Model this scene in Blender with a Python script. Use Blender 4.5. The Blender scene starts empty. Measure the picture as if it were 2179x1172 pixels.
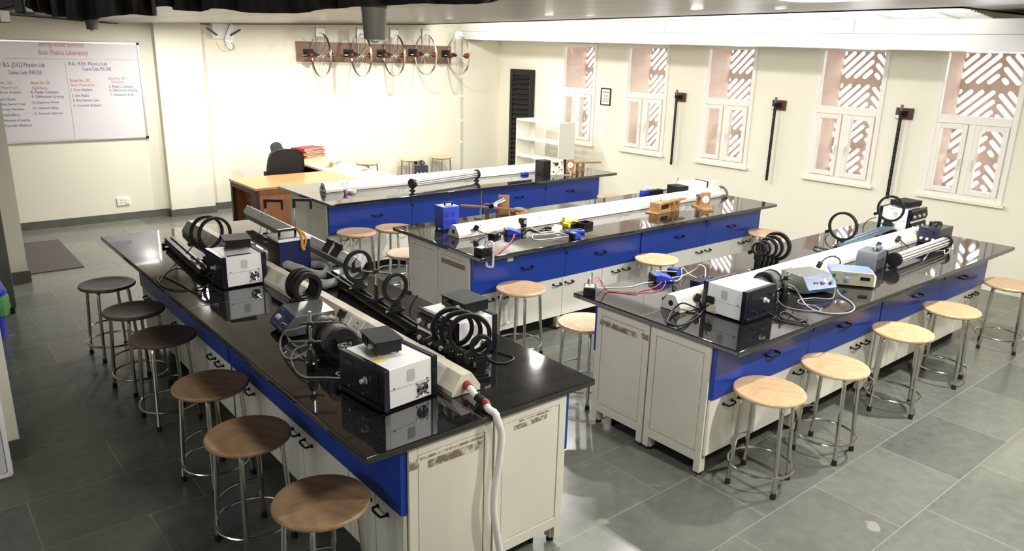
SKY, LAMPK, EXPO, STRIP, SIDE = 3.6, 26.0, 1.6, 15, 12
LAMPS = [(5.2, 4.0, 1.0), (6.4, 4.0, .35), (5.6, 6.2, .9), (6.4, 6.4, .35), (5.0, 10.2, .75), (6.6, 10.2, .65), (7.8, 10.2, .35), (6.0, 8.6, .6), (4.0, 8.6, .6), (3.1, 10.3, .8), (5.6, 1.6, 1.1), (6.6, .8, .5), (3.6, .6, .9)]
FILL_POINTS = [(1.9, 3.0, 2.72, 1.2), (4.3, 2.4, 2.76, .9), (2.1, .5, 2.72, 2.4)]
import bpy, bmesh, math, random
from mathutils import Vector, Matrix
C = bpy.context.scene.collection
R = math.radians
rnd = random.Random(7)
# ---------------------------------------------------------------- camera
FPX, CX, CY = 1604.4113, 1089.0, 586.0
YAW, PIT, ROL, CAMH = R(50.1035), R(16.3675), R(-1.5122), 2.422
_f = Vector((math.cos(YAW)*math.cos(PIT), math.sin(YAW)*math.cos(PIT), -math.sin(PIT)))
_r = Vector((math.sin(YAW), -math.cos(YAW), 0)); _d = _f.cross(_r)
RT = _r*math.cos(ROL) + _d*math.sin(ROL); DN = -_r*math.sin(ROL) + _d*math.cos(ROL); FW = _f
EYE = Vector((0, 0, CAMH))
cam = bpy.data.cameras.new('camera'); camo = bpy.data.objects.new('camera', cam); C.objects.link(camo)
cam.sensor_width = 36; cam.lens = FPX/2179*36; cam.clip_start = .02
m = Matrix((RT, -DN, -FW)).transposed().to_4x4(); m.translation = EYE
camo.matrix_world = m
bpy.context.scene.camera = camo

def at(px, py, x=None, y=None, z=None):
    """the place in the room (on the plane x=, y= or z=) that the photo shows at a pixel"""
    d = RT*((px-CX)/FPX) + DN*((py-CY)/FPX) + FW
    t = (z-EYE.z)/d.z if z is not None else (x-EYE.x)/d.x if x is not None else (y-EYE.y)/d.y
    return EYE + d*t
TOP = .88
# ---------------------------------------------------------------- materials
MATS = {}
def mat(name, col=(.8, .8, .8), rough=.5, metal=0, spec=.5, emit=None, coat=0, fn=None, **kw):
    if name in MATS: return MATS[name]
    m = bpy.data.materials.new(name); m.use_nodes = True
    nt = m.node_tree; b = nt.nodes['Principled BSDF']
    b.inputs['Base Color'].default_value = (*col, 1); b.inputs['Roughness'].default_value = rough
    b.inputs['Metallic'].default_value = metal; b.inputs['Specular IOR Level'].default_value = spec
    b.inputs['Coat Weight'].default_value = coat; b.inputs['Coat Roughness'].default_value = .05
    for k, v in kw.items(): b.inputs[k].default_value = v
    if fn: fn(nt, b)
    MATS[name] = m; return m
def sr(*c):   # 8-bit sRGB to linear
    return tuple(((v/255+.055)/1.055)**2.4 if v > 10 else v/255/12.92 for v in c)
def nd(nt, t, **kw):
    n = nt.nodes.new('ShaderNode'+t)
    for k, v in kw.items():
        if k.startswith('_'): n.inputs[k[1:].replace('_', ' ')].default_value = v
        else: setattr(n, k, v)
    return n
def ramp(nt, fac, stops):
    r = nd(nt, 'ValToRGB'); e = r.color_ramp.elements
    while len(e) < len(stops): e.new(.5)
    for q, (p, c) in zip(e, stops): q.position = p; q.color = (*c, 1)
    nt.links.new(fac, r.inputs[0]); return r.outputs[0]
def coords(nt, scale=(1, 1, 1), loc=(0, 0, 0), kind='Object', rot=(0, 0, 0)):
    t = nd(nt, 'TexCoord'); mp = nd(nt, 'Mapping'); mp.inputs['Scale'].default_value = scale; mp.inputs['Location'].default_value = loc
    mp.inputs['Rotation'].default_value = rot
    nt.links.new(t.outputs[kind], mp.inputs[0]); return mp.outputs[0]
def noise(nt, vec, scale, detail=4, rough=.55):
    n = nd(nt, 'TexNoise', _Scale=scale, _Detail=detail, _Roughness=rough); nt.links.new(vec, n.inputs['Vector']); return n.outputs['Fac']
def mix(nt, fac, a, b, mode='MIX'):
    n = nd(nt, 'Mix', data_type='RGBA', blend_type=mode)
    for s, v in ((n.inputs[0], fac), (n.inputs[6], a), (n.inputs[7], b)):
        if hasattr(v, 'links'): nt.links.new(v, s)
        elif isinstance(v, (int, float)): s.default_value = v
        else: s.default_value = (*v, 1)
    return n.outputs[2]
def bump(nt, b, h, strength=.2, dist=.01):
    n = nd(nt, 'Bump', _Strength=strength, _Distance=dist); nt.links.new(h, n.inputs['Height']); nt.links.new(n.outputs[0], b.inputs['Normal'])
def math_(nt, op, a, b=None):
    n = nd(nt, 'Math', operation=op)
    for s, v in ((n.inputs[0], a), (n.inputs[1], b)):
        if v is None: continue
        if hasattr(v, 'links'): nt.links.new(v, s)
        else: s.default_value = v
    return n.outputs[0]
def worn(col, amount=.12, scale=3.0):   # slightly uneven paint
    def fn(nt, b):
        f = noise(nt, coords(nt), scale, 5)
        d = tuple(c*(1-amount) for c in col)
        nt.links.new(ramp(nt, f, [(.35, d), (.65, col)]), b.inputs['Base Color'])
    return fn
def wood(c1, c2, axis=0, sc=6, stretch=14):
    def fn(nt, b):
        s = [stretch]*3; s[axis] = 1
        v = coords(nt, tuple(s)); f = noise(nt, v, sc/4, 6, .6)
        nt.links.new(ramp(nt, f, [(.3, c1), (.7, c2)]), b.inputs['Base Color'])
    return fn
def floor_fn(nt, b):
    v = coords(nt, loc=(-.29, -.332, 0))
    br = nd(nt, 'TexBrick', offset=.37, squash=1.0, _Scale=1.0, _Mortar_Size=.0035, _Mortar_Smooth=.3, _Bias=0, _Brick_Width=.79, _Row_Height=.513)
    br.inputs['Color1'].default_value = (0, 0, 0, 1); br.inputs['Color2'].default_value = (1, 1, 1, 1); br.inputs['Mortar'].default_value = (.5, .5, .5, 1)
    nt.links.new(v, br.inputs[0])
    tone = ramp(nt, br.outputs[0], [(0, sr(84, 92, 88)), (.35, sr(112, 117, 108)), (.7, sr(132, 135, 124)), (1, sr(98, 106, 102))])
    n1 = noise(nt, v, 1.7, 8, .6); n2 = noise(nt, v, 14, 4, .6)
    c = mix(nt, .38, tone, ramp(nt, n1, [(.3, sr(92, 96, 90)), (.72, sr(140, 143, 134))]), 'MIX')
    c = mix(nt, .25, c, ramp(nt, n2, [(.35, sr(80, 82, 76)), (.7, sr(128, 128, 118))]))
    spots = ramp(nt, noise(nt, coords(nt), 4.3, 2, .4), [(.735, (0, 0, 0)), (.76, (1, 1, 1))])
    c = mix(nt, spots, c, sr(150, 150, 142))
    c = mix(nt, br.outputs['Fac'], c, sr(146, 146, 134))
    nt.links.new(c, b.inputs['Base Color'])
    rr = ramp(nt, n1, [(.3, (.20,)*3), (.75, (.32,)*3)]); nt.links.new(rr, b.inputs['Roughness'])
    bump(nt, b, br.outputs['Fac'], -.25, .004)
def granite_fn(nt, b):
    v = coords(nt)
    f = noise(nt, v, 260, 2, .7); g = noise(nt, v, 3, 6)
    c = ramp(nt, f, [(.52, (.006, .006, .007)), (.7, (.05, .05, .052)), (.78, (.13, .13, .13))])
    nt.links.new(c, b.inputs['Base Color'])
    nt.links.new(ramp(nt, g, [(.3, (.03,)*3), (.75, (.07,)*3)]), b.inputs['Roughness'])
def ceil_fn(nt, b):
    v = coords(nt)
    f = noise(nt, coords(nt, (1, .15, 1)), 6, 3)
    sep = nd(nt, 'SeparateXYZ'); nt.links.new(v, sep.inputs[0])
    fx = math_(nt, 'FRACT', math_(nt, 'DIVIDE', sep.outputs[1], .62)); fy = math_(nt, 'FRACT', math_(nt, 'DIVIDE', sep.outputs[0], 2.44))
    line = math_(nt, 'MAXIMUM', math_(nt, 'LESS_THAN', fx, .05), math_(nt, 'LESS_THAN', fy, .014))
    c = ramp(nt, f, [(.3, sr(92, 88, 82)), (.7, sr(116, 110, 102))])
    nt.links.new(mix(nt, line, c, (.02, .02, .02)), b.inputs['Base Color'])
    holes = nd(nt, 'TexVoronoi', _Scale=55); nt.links.new(v, holes.inputs['Vector'])
    bump(nt, b, holes.outputs['Distance'], .06, .002)
def wall_fn(col):
    def fn(nt, b):
        v = coords(nt); f = noise(nt, v, .8, 4); g = noise(nt, v, 60, 3)
        nt.links.new(ramp(nt, f, [(.3, tuple(c*.95 for c in col)), (.7, col)]), b.inputs['Base Color']); bump(nt, b, g, .05, .003)
    return fn
def speck(c1, c2, sc, lo=.4, hi=.6):
    def fn(nt, b):
        f = noise(nt, coords(nt), sc, 3, .7); nt.links.new(ramp(nt, f, [(lo, c1), (hi, c2)]), b.inputs['Base Color'])
    return fn
def ply_fn(c1, c2):
    def fn(nt, b):
        v = coords(nt, (2.2, 1, 1), (.13, .21, 0)); w = nd(nt, 'TexWave', wave_type='RINGS', rings_direction='Z', _Scale=2.3, _Distortion=5, _Detail=3, _Detail_Scale=1.2)
        nt.links.new(v, w.inputs[0]); n = noise(nt, coords(nt, (1, 9, 1)), 7, 5)
        c = ramp(nt, w.outputs['Fac'], [(0, c1), (1, c2)]); c = mix(nt, .55, c, ramp(nt, n, [(.3, c1), (.7, c2)]))
        nt.links.new(c, b.inputs['Base Color'])
    return fn
CREAM = sr(238, 234, 217)
M = dict(
 wall=mat('cream wall paint', CREAM, .75, fn=wall_fn(CREAM)),
 white=mat('white laminate', sr(238, 236, 228), .4), soffit=mat('glossy white sheet', sr(244, 244, 242), .3),
 floor=mat('grey green stone tiles', fn=floor_fn), granite=mat('polished black granite', (.01, .01, .01), .06, spec=.5, fn=granite_fn, IOR=1.95),
 joint=mat('grey slab joint', sr(120, 120, 116), .4), ceil=mat('grey metal ceiling panels', rough=.34, metal=.75, fn=ceil_fn), black_edge=mat('black shadow gap strip', (.01,)*3, .6),
 stone=mat('dark stone skirting', sr(95, 96, 88), .5, fn=worn(sr(98, 99, 90), .25, 6)),
 blue=mat('blue laminate', sr(28, 64, 166), .28, fn=worn(sr(28, 66, 170), .1, 1.5)), cab=mat('cream cabinet paint', sr(232, 228, 212), .45, fn=worn(sr(234, 230, 215), .07, 2.5)),
 cabdoor=mat('white cabinet laminate', sr(238, 236, 224), .38), gap=mat('dark seam', (.02, .018, .015), .8), black=mat('black metal', (.006, .006, .007), .4, spec=.4),
 blackmatte=mat('matt black plastic', (.006, .006, .0065), .5, spec=.35), rubber=mat('black rubber', (.012,)*3, .7), steel=mat('polished steel tube', (.62, .6, .56), .2, 1), chrome=mat('chrome', (.8,)*3, .12, 1), rodsteel=mat('bright steel rod', (.85,)*3, .3, .6),
 ply=mat('pale plywood seat', fn=ply_fn(sr(206, 168, 128), sr(226, 194, 154)), rough=.33), plymid=mat('brown worn plywood seat', fn=ply_fn(sr(156, 124, 92), sr(180, 148, 112)), rough=.36),
 plydark=mat('dark stained plywood seat', fn=ply_fn(sr(96, 76, 62), sr(122, 100, 82)), rough=.33), plyedge=mat('plywood edge', sr(150, 104, 70), .5),
 oak=mat('honey wood laminate', fn=wood(sr(178, 124, 80), sr(198, 146, 98), 0), rough=.33), maple=mat('pale maple laminate', fn=wood(sr(206, 178, 136), sr(222, 198, 158), 1), rough=.33),
 teak=mat('reddish teak veneer', fn=wood(sr(140, 88, 54), sr(170, 112, 72), 2, 10, 22), rough=.45), walnut=mat('brown board veneer', fn=wood(sr(112, 86, 66), sr(140, 110, 86), 0), rough=.4),
 darkwood=mat('dark brown trim', sr(60, 44, 38), .5), redwood=mat('dark red wood block', sr(88, 52, 36), .45), bench_wood=mat('varnished instrument wood', fn=wood(sr(146, 108, 70), sr(186, 146, 102), 0, 8, 10), rough=.35),
 race=mat('white painted raceway', sr(240, 236, 226), .4, fn=worn(sr(242, 238, 228), .05, 5)), racewood=mat('scuffed cream raceway', fn=speck(sr(214, 204, 184), sr(236, 228, 210), 7, .3, .5), rough=.5),
 plug=mat('white switch plastic', sr(244, 242, 236), .35), casew=mat('white powder coated steel', sr(248, 248, 248), .35), panel=mat('blue black front panel', sr(22, 24, 36), .22), vent=mat('grey vent perforation', sr(150, 150, 150), .6),
 display=mat('dark display glass', sr(28, 20, 22), .12), knob=mat('pale grey knob', sr(210, 208, 202), .4), consoletop=mat('grey console lid', sr(118, 122, 118), .3, .4), console=mat('blue console face', sr(38, 64, 110), .3, fn=worn(sr(42, 70, 118), .3, 9)),
 consoled=mat('navy console face', sr(30, 46, 98), .32, fn=worn(sr(34, 50, 104), .3, 9)), navy=mat('navy painted steel', sr(24, 34, 84), .4), royal=mat('royal blue painted steel', sr(44, 68, 190), .38), alu=mat('brushed aluminium', (.85, .86, .87), .4, .25),
 aludk=mat('grey aluminium side', sr(120, 124, 124), .42, .5), bluealu=mat('blue tinted aluminium rail', sr(140, 166, 184), .3, .6), hose=mat('grey ribbed hose', sr(168, 168, 166), .5), whose=mat('white ribbed hose', sr(238, 236, 232), .5), red=mat('red plastic', sr(160, 30, 38), .4), redk=mat('dark red grip', sr(96, 22, 28), .5),
 cablek=mat('black cable', (.015,)*3, .5), cableg=mat('grey cable', sr(150, 150, 150), .45), cablew=mat('white cable', sr(236, 234, 230), .45), cabler=mat('red cable', sr(206, 70, 76), .45), yellow=mat('yellow plastic', sr(236, 212, 30), .45), pink=mat('pink plastic', sr(222, 130, 196), .5),
 meterblue=mat('bright blue plastic', sr(36, 66, 176), .35), beige=mat('beige instrument face', sr(168, 166, 144), .45), lilac=mat('pale blue lid', sr(104, 124, 206), .25), greyp=mat('mid grey plastic', sr(98, 104, 110), .45), greyd=mat('dark grey plastic', sr(60, 64, 68), .4), green=mat('green rocker switch', sr(10, 110, 60), .35),
 strap=mat('tan cord', sr(206, 150, 70), .7), paper=mat('yellowed paper', sr(228, 212, 130), .8), label=mat('cream label', sr(228, 226, 206), .7), cloth=mat('black curtain cloth', (.012, .011, .011), .85), chair=mat('black chair fabric', (.012, .012, .014), .85, fn=speck((.008, .008, .01), (.02, .02, .023), 300)),
 board=mat('whiteboard surface', sr(222, 218, 222), .22), alubd=mat('aluminium board frame', (.75, .75, .75), .3, .9), inkred=mat('faded red marker', sr(206, 122, 126), .7), inkblue=mat('blue black marker', sr(92, 94, 138), .7), inkgrey=mat('faint grey marker', sr(170, 164, 176), .7),
 upvc=mat('white window frame', sr(238, 234, 226), .4), sand=mat('pink sandstone', fn=speck(sr(198, 180, 167), sr(214, 198, 186), 5, .3, .7), rough=.85), mat=mat('grey woven mat', fn=speck(sr(60, 57, 55), sr(116, 111, 106), 240, .35, .65), rough=.95),
 bin=mat('blue bin plastic', sr(26, 46, 190), .35), bag=mat('green bin liner', sr(92, 170, 92), .4, **{'Transmission Weight': .15}), steelgrey=mat('grey green painted steel', sr(92, 94, 86), .5), pipe=mat('grey conduit', sr(206, 204, 196), .5), duct=mat('grey ceiling fixture', sr(96, 93, 84), .5), lens=mat('fixture lens', sr(176, 170, 156), .15),
 files=mat('crimson file covers', sr(150, 26, 56), .5), files2=mat('red file covers', sr(146, 52, 44), .5), navyd=mat('dark navy front', sr(28, 38, 64), .3), pages=mat('page edges', sr(226, 206, 180), .8), tape=mat('brown tape residue', fn=speck(sr(134, 118, 94), sr(224, 218, 200), 28, .44, .6), rough=.7), tapeb=mat('brown tape', sr(150, 124, 86), .5),
 meters=mat('dial card', sr(238, 236, 224), .5), glassy=mat('instrument glass', (.9, .9, .9), .05, **{'Transmission Weight': .9}), print_=mat('grey print', sr(150, 160, 170), .7), coil=mat('black coil tape', (.01, .01, .011), .45), coilgrey=mat('grey coil winding', sr(92, 92, 92), .4), bone=mat('off white plastic', sr(226, 222, 208), .5),
)
# ---------------------------------------------------------------- mesh building
ROOT = {}
def spline(pts, res=6, closed=False):
    p = [Vector(q) for q in pts]; n = len(p); out = []
    if n < 3: return p
    rng = range(n if closed else n-1)
    for i in rng:
        g = (lambda k: p[k % n]) if closed else (lambda k: p[max(0, min(n-1, k))])
        a, b, c, d = g(i-1), g(i), g(i+1), g(i+2)
        for k in range(res):
            t = k/res
            out.append(.5*((2*b)+(c-a)*t+(2*a-5*b+4*c-d)*t*t+(3*b-a-3*c+d)*t**3))
    if not closed: out.append(p[-1])
    return out
class MB:
    def __init__(s, world=False): s.v = []; s.f = []; s.w = world
    def add(s, vs, fs):
        o = len(s.v); s.v += [Vector(q) for q in vs]; s.f += [[i+o for i in f] for f in fs]; return s
    def box(s, x0, x1, y0, y1, z0, z1):
        x0, x1 = sorted((x0, x1)); y0, y1 = sorted((y0, y1)); z0, z1 = sorted((z0, z1))
        return s.add([(x0, y0, z0), (x1, y0, z0), (x1, y1, z0), (x0, y1, z0), (x0, y0, z1), (x1, y0, z1), (x1, y1, z1), (x0, y1, z1)],
                     [(3, 2, 1, 0), (4, 5, 6, 7), (0, 1, 5, 4), (1, 2, 6, 5), (2, 3, 7, 6), (3, 0, 4, 7)])
    def rbox(s, c, size, rot=(0, 0, 0)):
        m = Matrix.Rotation(R(rot[2]), 3, 'Z') @ Matrix.Rotation(R(rot[1]), 3, 'Y') @ Matrix.Rotation(R(rot[0]), 3, 'X')
        k = MB().box(*[q for d in size for q in (-d/2, d/2)]); c = Vector(c)
        return s.add([m @ v + c for v in k.v], k.f)
    def prism(s, poly, axis, lo, hi):
        n = len(poly)
        g = {'x': lambda a, b, t: (t, a, b), 'y': lambda a, b, t: (a, t, b), 'z': lambda a, b, t: (a, b, t)}[axis]
        vs = [g(a, b, lo) for a, b in poly] + [g(a, b, hi) for a, b in poly]
        return s.add(vs, [list(range(n))[::-1], list(range(n, 2*n))] + [(i, (i+1) % n, n+(i+1) % n, n+i) for i in range(n)])
    def frame(s, ax):
        ax = Vector(ax).normalized(); u = ax.orthogonal().normalized()
        if abs(ax.z) < .9: u = Vector((0, 0, 1)).cross(ax).normalized()
        return ax, u, ax.cross(u)
    def lathe(s, c, ax, prof, n=24, closed=False):
        """prof: (radius, along) points turned about ax through c"""
        ax, u, w = s.frame(ax); c = Vector(c); vs = []; k = len(prof)
        for r, a in prof:
            for i in range(n):
                t = 2*math.pi*i/n; vs.append(c + ax*a + (u*math.cos(t)+w*math.sin(t))*r)
        fs = []
        for j in range(k if closed else k-1):
            j2 = (j+1) % k
            for i in range(n): fs.append((j*n+i, j*n+(i+1) % n, j2*n+(i+1) % n, j2*n+i))
        if not closed: fs += [list(range(n))[::-1], list(range((k-1)*n, k*n))]
        return s.add(vs, fs)
    def cyl(s, p0, p1, r0, r1=None, n=16):
        p0, p1 = Vector(p0), Vector(p1); d = p1-p0
        return s.lathe(p0, d, [(r0, 0), (r1 if r1 is not None else r0, d.length)], n)
    def ring(s, c, ax, ro, ri, w, n=40):
        b = (ro-ri)*.18
        return s.lathe(c, ax, [(ri, -w/2), (ro-b, -w/2), (ro, -w/2+b), (ro, w/2-b), (ro-b, w/2), (ri, w/2)], n, True)
    def ball(s, c, r, n=12, sz=1):
        return s.lathe(c, (0, 0, 1), [(max(1e-4, r*math.sin(math.pi*i/8)), -r*sz*math.cos(math.pi*i/8)) for i in range(9)], n)
    def tube(s, pts, r, n=8, res=6, closed=False, smooth=True, ribs=0):
        p = spline(pts, res, closed) if smooth else [Vector(q) for q in pts]
        if ribs:                                   # resample evenly for a ribbed hose
            L = [0]
            for a, b in zip(p, p[1:]): L.append(L[-1]+(b-a).length)
            k = max(2, int(L[-1]/ribs)); q = []; j = 0
            for i in range(k+1):
                t = L[-1]*i/k
                while j < len(L)-2 and L[j+1] < t: j += 1
                q.append(p[j].lerp(p[j+1], (t-L[j])/max(1e-9, L[j+1]-L[j])))
            p = q
        k = len(p); vs = []; prev = None
        for i in range(k):
            a = p[(i-1) % k] if closed or i > 0 else p[i]; b = p[(i+1) % k] if closed or i < k-1 else p[i]
            t = (b-a).normalized() if (b-a).length > 1e-9 else Vector((0, 0, 1))
            if prev is None:
                u = t.orthogonal().normalized()
            else:
                u = (prev - t*prev.dot(t)); u = u.normalized() if u.length > 1e-6 else t.orthogonal().normalized()
            prev = u; w = t.cross(u); rr = r*(1+(.055 if i % 2 else -.055)) if ribs else r
            vs += [p[i]+(u*math.cos(2*math.pi*j/n)+w*math.sin(2*math.pi*j/n))*rr for j in range(n)]
        fs = [(i*n+j, i*n+(j+1) % n, ((i+1) % k)*n+(j+1) % n, ((i+1) % k)*n+j) for i in range(k if closed else k-1) for j in range(n)]
        if not closed: fs += [list(range(n))[::-1], list(range((k-1)*n, k*n))]
        return s.add(vs, fs)
    def build(s, name, m, parent=None, bevel=0, sharp=35, kind=None):
        me = bpy.data.meshes.new(name); vs = s.v
        if s.w and parent is not None:
            q = parent
            while q not in ROOT and q.parent: q = q.parent
            inv = ROOT[q].inverted() if q in ROOT else Matrix()
            vs = [inv @ v for v in vs]
        me.from_pydata([tuple(v) for v in vs], [], s.f)
        bm = bmesh.new(); bm.from_mesh(me); bmesh.ops.recalc_face_normals(bm, faces=bm.faces); bm.to_mesh(me); bm.free()
        me.shade_smooth(); me.set_sharp_from_angle(angle=R(sharp))
        me.materials.append(MATS[m] if isinstance(m, str) and m in MATS else M[m] if isinstance(m, str) else m)
        o = bpy.data.objects.new(name, me); C.objects.link(o)
        if parent is not None: o.parent = parent
        if kind: o['kind'] = kind
        if bevel:
            b = o.modifiers.new('bevel', 'BEVEL'); b.width = bevel; b.segments = 2; b.limit_method = 'ANGLE'; b.angle_limit = R(40); b.harden_normals = True
        return o
def B(*a): return MB().box(*a)
def W(): return MB(True)
def thing(name, label, cat, loc=(0, 0, 0), rz=0, group=None):
    o = bpy.data.objects.new(name, None); C.objects.link(o); o.location = loc; o.rotation_euler = (0, 0, rz); o.empty_display_size = .1
    ROOT[o] = Matrix.Translation(Vector(loc)) @ Matrix.Rotation(rz, 4, 'Z')
    o['label'] = label; o['category'] = cat
    if group: o['group'] = group
    return o
def tag(o, label, cat, group=None):
    o['label'] = label; o['category'] = cat
    if group: o['group'] = group
    return o
def kids(o): return [c for c in bpy.data.objects if c.parent == o]
def dup(root, loc, rz, label=None, group=None, swap=None):
    def cp(o, parent):
        c = o.copy(); C.objects.link(c)
        if parent is not None: c.parent = parent
        if swap and o.name.split('.')[0] in swap and o.type == 'MESH':
            c.data = o.data.copy(); c.data.materials[0] = M[swap[o.name.split('.')[0]]]
        for k in kids(o): cp(k, c)
        return c
    r = cp(root, None); r.location = loc; r.rotation_euler = (0, 0, rz); ROOT[r] = Matrix.Translation(Vector(loc)) @ Matrix.Rotation(rz, 4, 'Z')
    if label: r['label'] = label
    if group: r['group'] = group
    return r
def struct(name, mb, m, parent=None, bevel=0):
    o = mb.build(name, m, parent, bevel)
    if parent is None: o['kind'] = 'structure'
    return o
def PP(*pts):   # (px, py, z) triples to places
    return [at(a, b, z=c) for a, b, c in pts]
# ---------------------------------------------------------------- room shell
WX, WB, WW = 9.35, 11.66, 11.72           # window wall x, whiteboard wall y, wheel wall y
struct('floor', B(-3.4, 10.2, -3.2, 12.0, -.12, 0), 'floor')
struct('wall_north', B(-3.4, 3.12, WB, 12.0, 0, 3.3), 'wall')
struct('wall_pillar', B(3.11, 3.74, 11.52, 12.0, 0, 3.3), 'wall')
struct('wall_wheels', B(3.74, 9.36, WW, 12.0, 0, 3.3), 'wall')
struct('wall_south', B(-3.4, 10.0, -3.2, -3.0, 0, 3.3), 'wall')
struct('wall_west', B(-3.4, -3.2, -3.0, 12.0, 0, 3.3), 'wall')
struct('wall_alcove', B(-3.2, .953, 9.016, 9.3, 0, 3.3), 'wall')
struct('wall_column', B(-.3, .348, 5.0, 5.35, 0, 3.3), 'wall')
struct('baseboard_north', B(-3.2, 3.11, WB-.016, WB, 0, .105), 'stone')
mb = B(3.094, 3.756, 11.504, 11.52, 0, .105).box(3.094, 3.11, 11.52, 11.644, 0, .105)
struct('baseboard_pillar', mb, 'stone'); struct('baseboard_wheels', B(3.756, 9.35, WW-.016, WW, 0, .105), 'stone')
struct('baseboard_alcove', B(-3.2, .972, 9.0, 9.016, 0, .125).box(.953, .972, 9.016, 9.3, 0, .125), 'stone')
struct('baseboard_column', B(-.3, .366, 4.98, 5.0, 0, .125).box(.348, .366, 5.0, 5.35, 0, .125), 'stone')
# window wall with its five openings
JAMB = [(9.13, 9.97), (7.605, 8.475), (6.093, 6.945), (4.31, 5.196), (2.85, 3.725)]
SILL, HEAD, OUT = .965, 2.62, 9.95
def wall_bits():
    mb = B(WX, OUT, -3.0, 12.0, 0, SILL).box(WX, OUT, -3.0, 12.0, HEAD, 3.3)
    ed = [-3.0] + [v for a, b in reversed(JAMB) for v in (a, b)] + [12.0]
    for i in range(0, len(ed), 2): mb.box(WX, OUT, ed[i], ed[i+1], SILL, HEAD)
    return mb
struct('wall_windows', wall_bits(), 'wall')
# ceiling: gently sloping metal panels
def cz(x, y):
    xs = [(-3.4, 2.95), (1.45, 2.75), (2.68, 2.682), (7.6, 2.885), (9.4, 2.905)]
    for (a, za), (b, zb) in zip(xs, xs[1:]):
        if x <= b or b == 9.4:
            z = za+(zb-za)*(x-a)/(b-a); break
    return z + .0051*(11.2-y)*max(0, min(1, (x-2)/5.6))
def ceiling():
    mb = MB(); T = .05
    def patch(xa, xb, ya, yb):
        xs = sorted({xa, xb, *[x for x in (1.45, 2.68) if xa < x < xb]})
        for a, b in zip(xs, xs[1:]):
            q = [(a, ya), (b, ya), (b, yb), (a, yb)]
            mb.add([(x, y, cz(x, y)) for x, y in q]+[(x, y, cz(x, y)+T) for x, y in q], [(0, 1, 2, 3), (7, 6, 5, 4), (0, 4, 5, 1), (1, 5, 6, 2), (2, 6, 7, 3), (3, 7, 4, 0)])
    patch(-3.2, 7.6, -3.0, WW); patch(7.6, WX, -3.0, 2.95)
    return mb
struct('ceiling', ceiling(), 'ceil')
def edge_strip():
    mb = MB()
    q = lambda x, y: (x, y, cz(x, y))
    def bar(p, r, d):
        p, r = Vector(p), Vector(r); d = Vector(d); u = Vector((0, 0, -.012))
        mb.add([p, r, r+d, p+d, p+u, r+u, r+d+u, p+d+u], [(0, 1, 2, 3), (7, 6, 5, 4), (0, 4, 5, 1), (1, 5, 6, 2), (2, 6, 7, 3), (3, 7, 4, 0)])
    bar(q(7.6, 2.95), q(7.6, WW), (.03, 0, 0)); bar(q(7.6, 2.95), q(WX, 2.95), (0, .03, 0)); bar(q(2.7, WW-.035), q(7.6, WW-.035), (0, .03, 0)); bar(q(-3, WB-.03), q(2.7, WB-.03), (0, .03, 0))
    return mb
struct('trim_1', edge_strip(), 'black_edge')
struct('ceiling_slab', B(-3.4, 10.0, -3.2, 12.0, 3.3, 3.4), 'wall')
# white boxed duct along the window wall with an air grille between it and the ceiling
def soffit():
    mb = MB(); ys = (-2.99, WW)
    def sec(y):
        k = lambda a, b: a+(b-a)*(y-2.6)/(11.7-2.6)
        return [(9.349, k(2.557, 2.655)), (8.45, k(2.557, 2.655)), (8.45, k(2.862, 2.945)), (9.349, k(2.862, 2.945))]
    a, b = sec(ys[0]), sec(ys[1])
    mb.add([(x, ys[0], z) for x, z in a]+[(x, ys[1], z) for x, z in b], [(0, 1, 2, 3), (7, 6, 5, 4), (0, 4, 5, 1), (1, 5, 6, 2), (2, 6, 7, 3), (3, 7, 4, 0)])
    return mb
struct('ceiling_soffit', soffit(), 'soffit')
sj = MB()
for yj in (9.3, 7.0, 4.35, 1.6): sj.box(8.446, 8.45, yj, yj+.006, 2.716+.0076*(yj-2.6)+.004, 2.858+.0091*(yj-2.6))
sj.add([(8.446+dx, y, 2.716+.0076*(y-2.6)+dz) for y in (-2.9, 11.7) for dx, dz in ((0, 0), (.005, 0), (.005, .005), (0, .005))], [(0, 1, 2, 3), (7, 6, 5, 4), (0, 4, 5, 1), (1, 5, 6, 2), (2, 6, 7, 3), (3, 7, 4, 0)])
struct('trim_2', sj, 'print_')
def grille():
    mb = MB(); y0, y1 = 2.98, WW-.02
    zz = lambda x, y: (cz(7.63, y)+.004)*(1-(x-7.64)/.81) + (2.862+.0091*(y-2.6))*(x-7.64)/.81
    for i in range(11):
        x = 7.66+i*.077
        mb.add([(x+dx, y, zz(x, y)+dz) for y in (y0, y1) for dx, dz in ((0, 0), (.034, -.003), (.034, .012), (0, .015))], [(0, 1, 2, 3), (7, 6, 5, 4), (0, 4, 5, 1), (1, 5, 6, 2), (2, 6, 7, 3), (3, 7, 4, 0)])
    for k in range(14):
        y = y0+.3+k*.62
        mb.add([(x, yy, zz(x, yy)+dz) for yy in (y, y+.03) for x, dz in ((7.64, -.004), (8.45, -.004), (8.45, .01), (7.64, .01))], [(0, 1, 2, 3), (7, 6, 5, 4), (0, 4, 5, 1), (1, 5, 6, 2), (2, 6, 7, 3), (3, 7, 4, 0)])
    return mb
struct('ceiling_grille', grille(), 'soffit')
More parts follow.
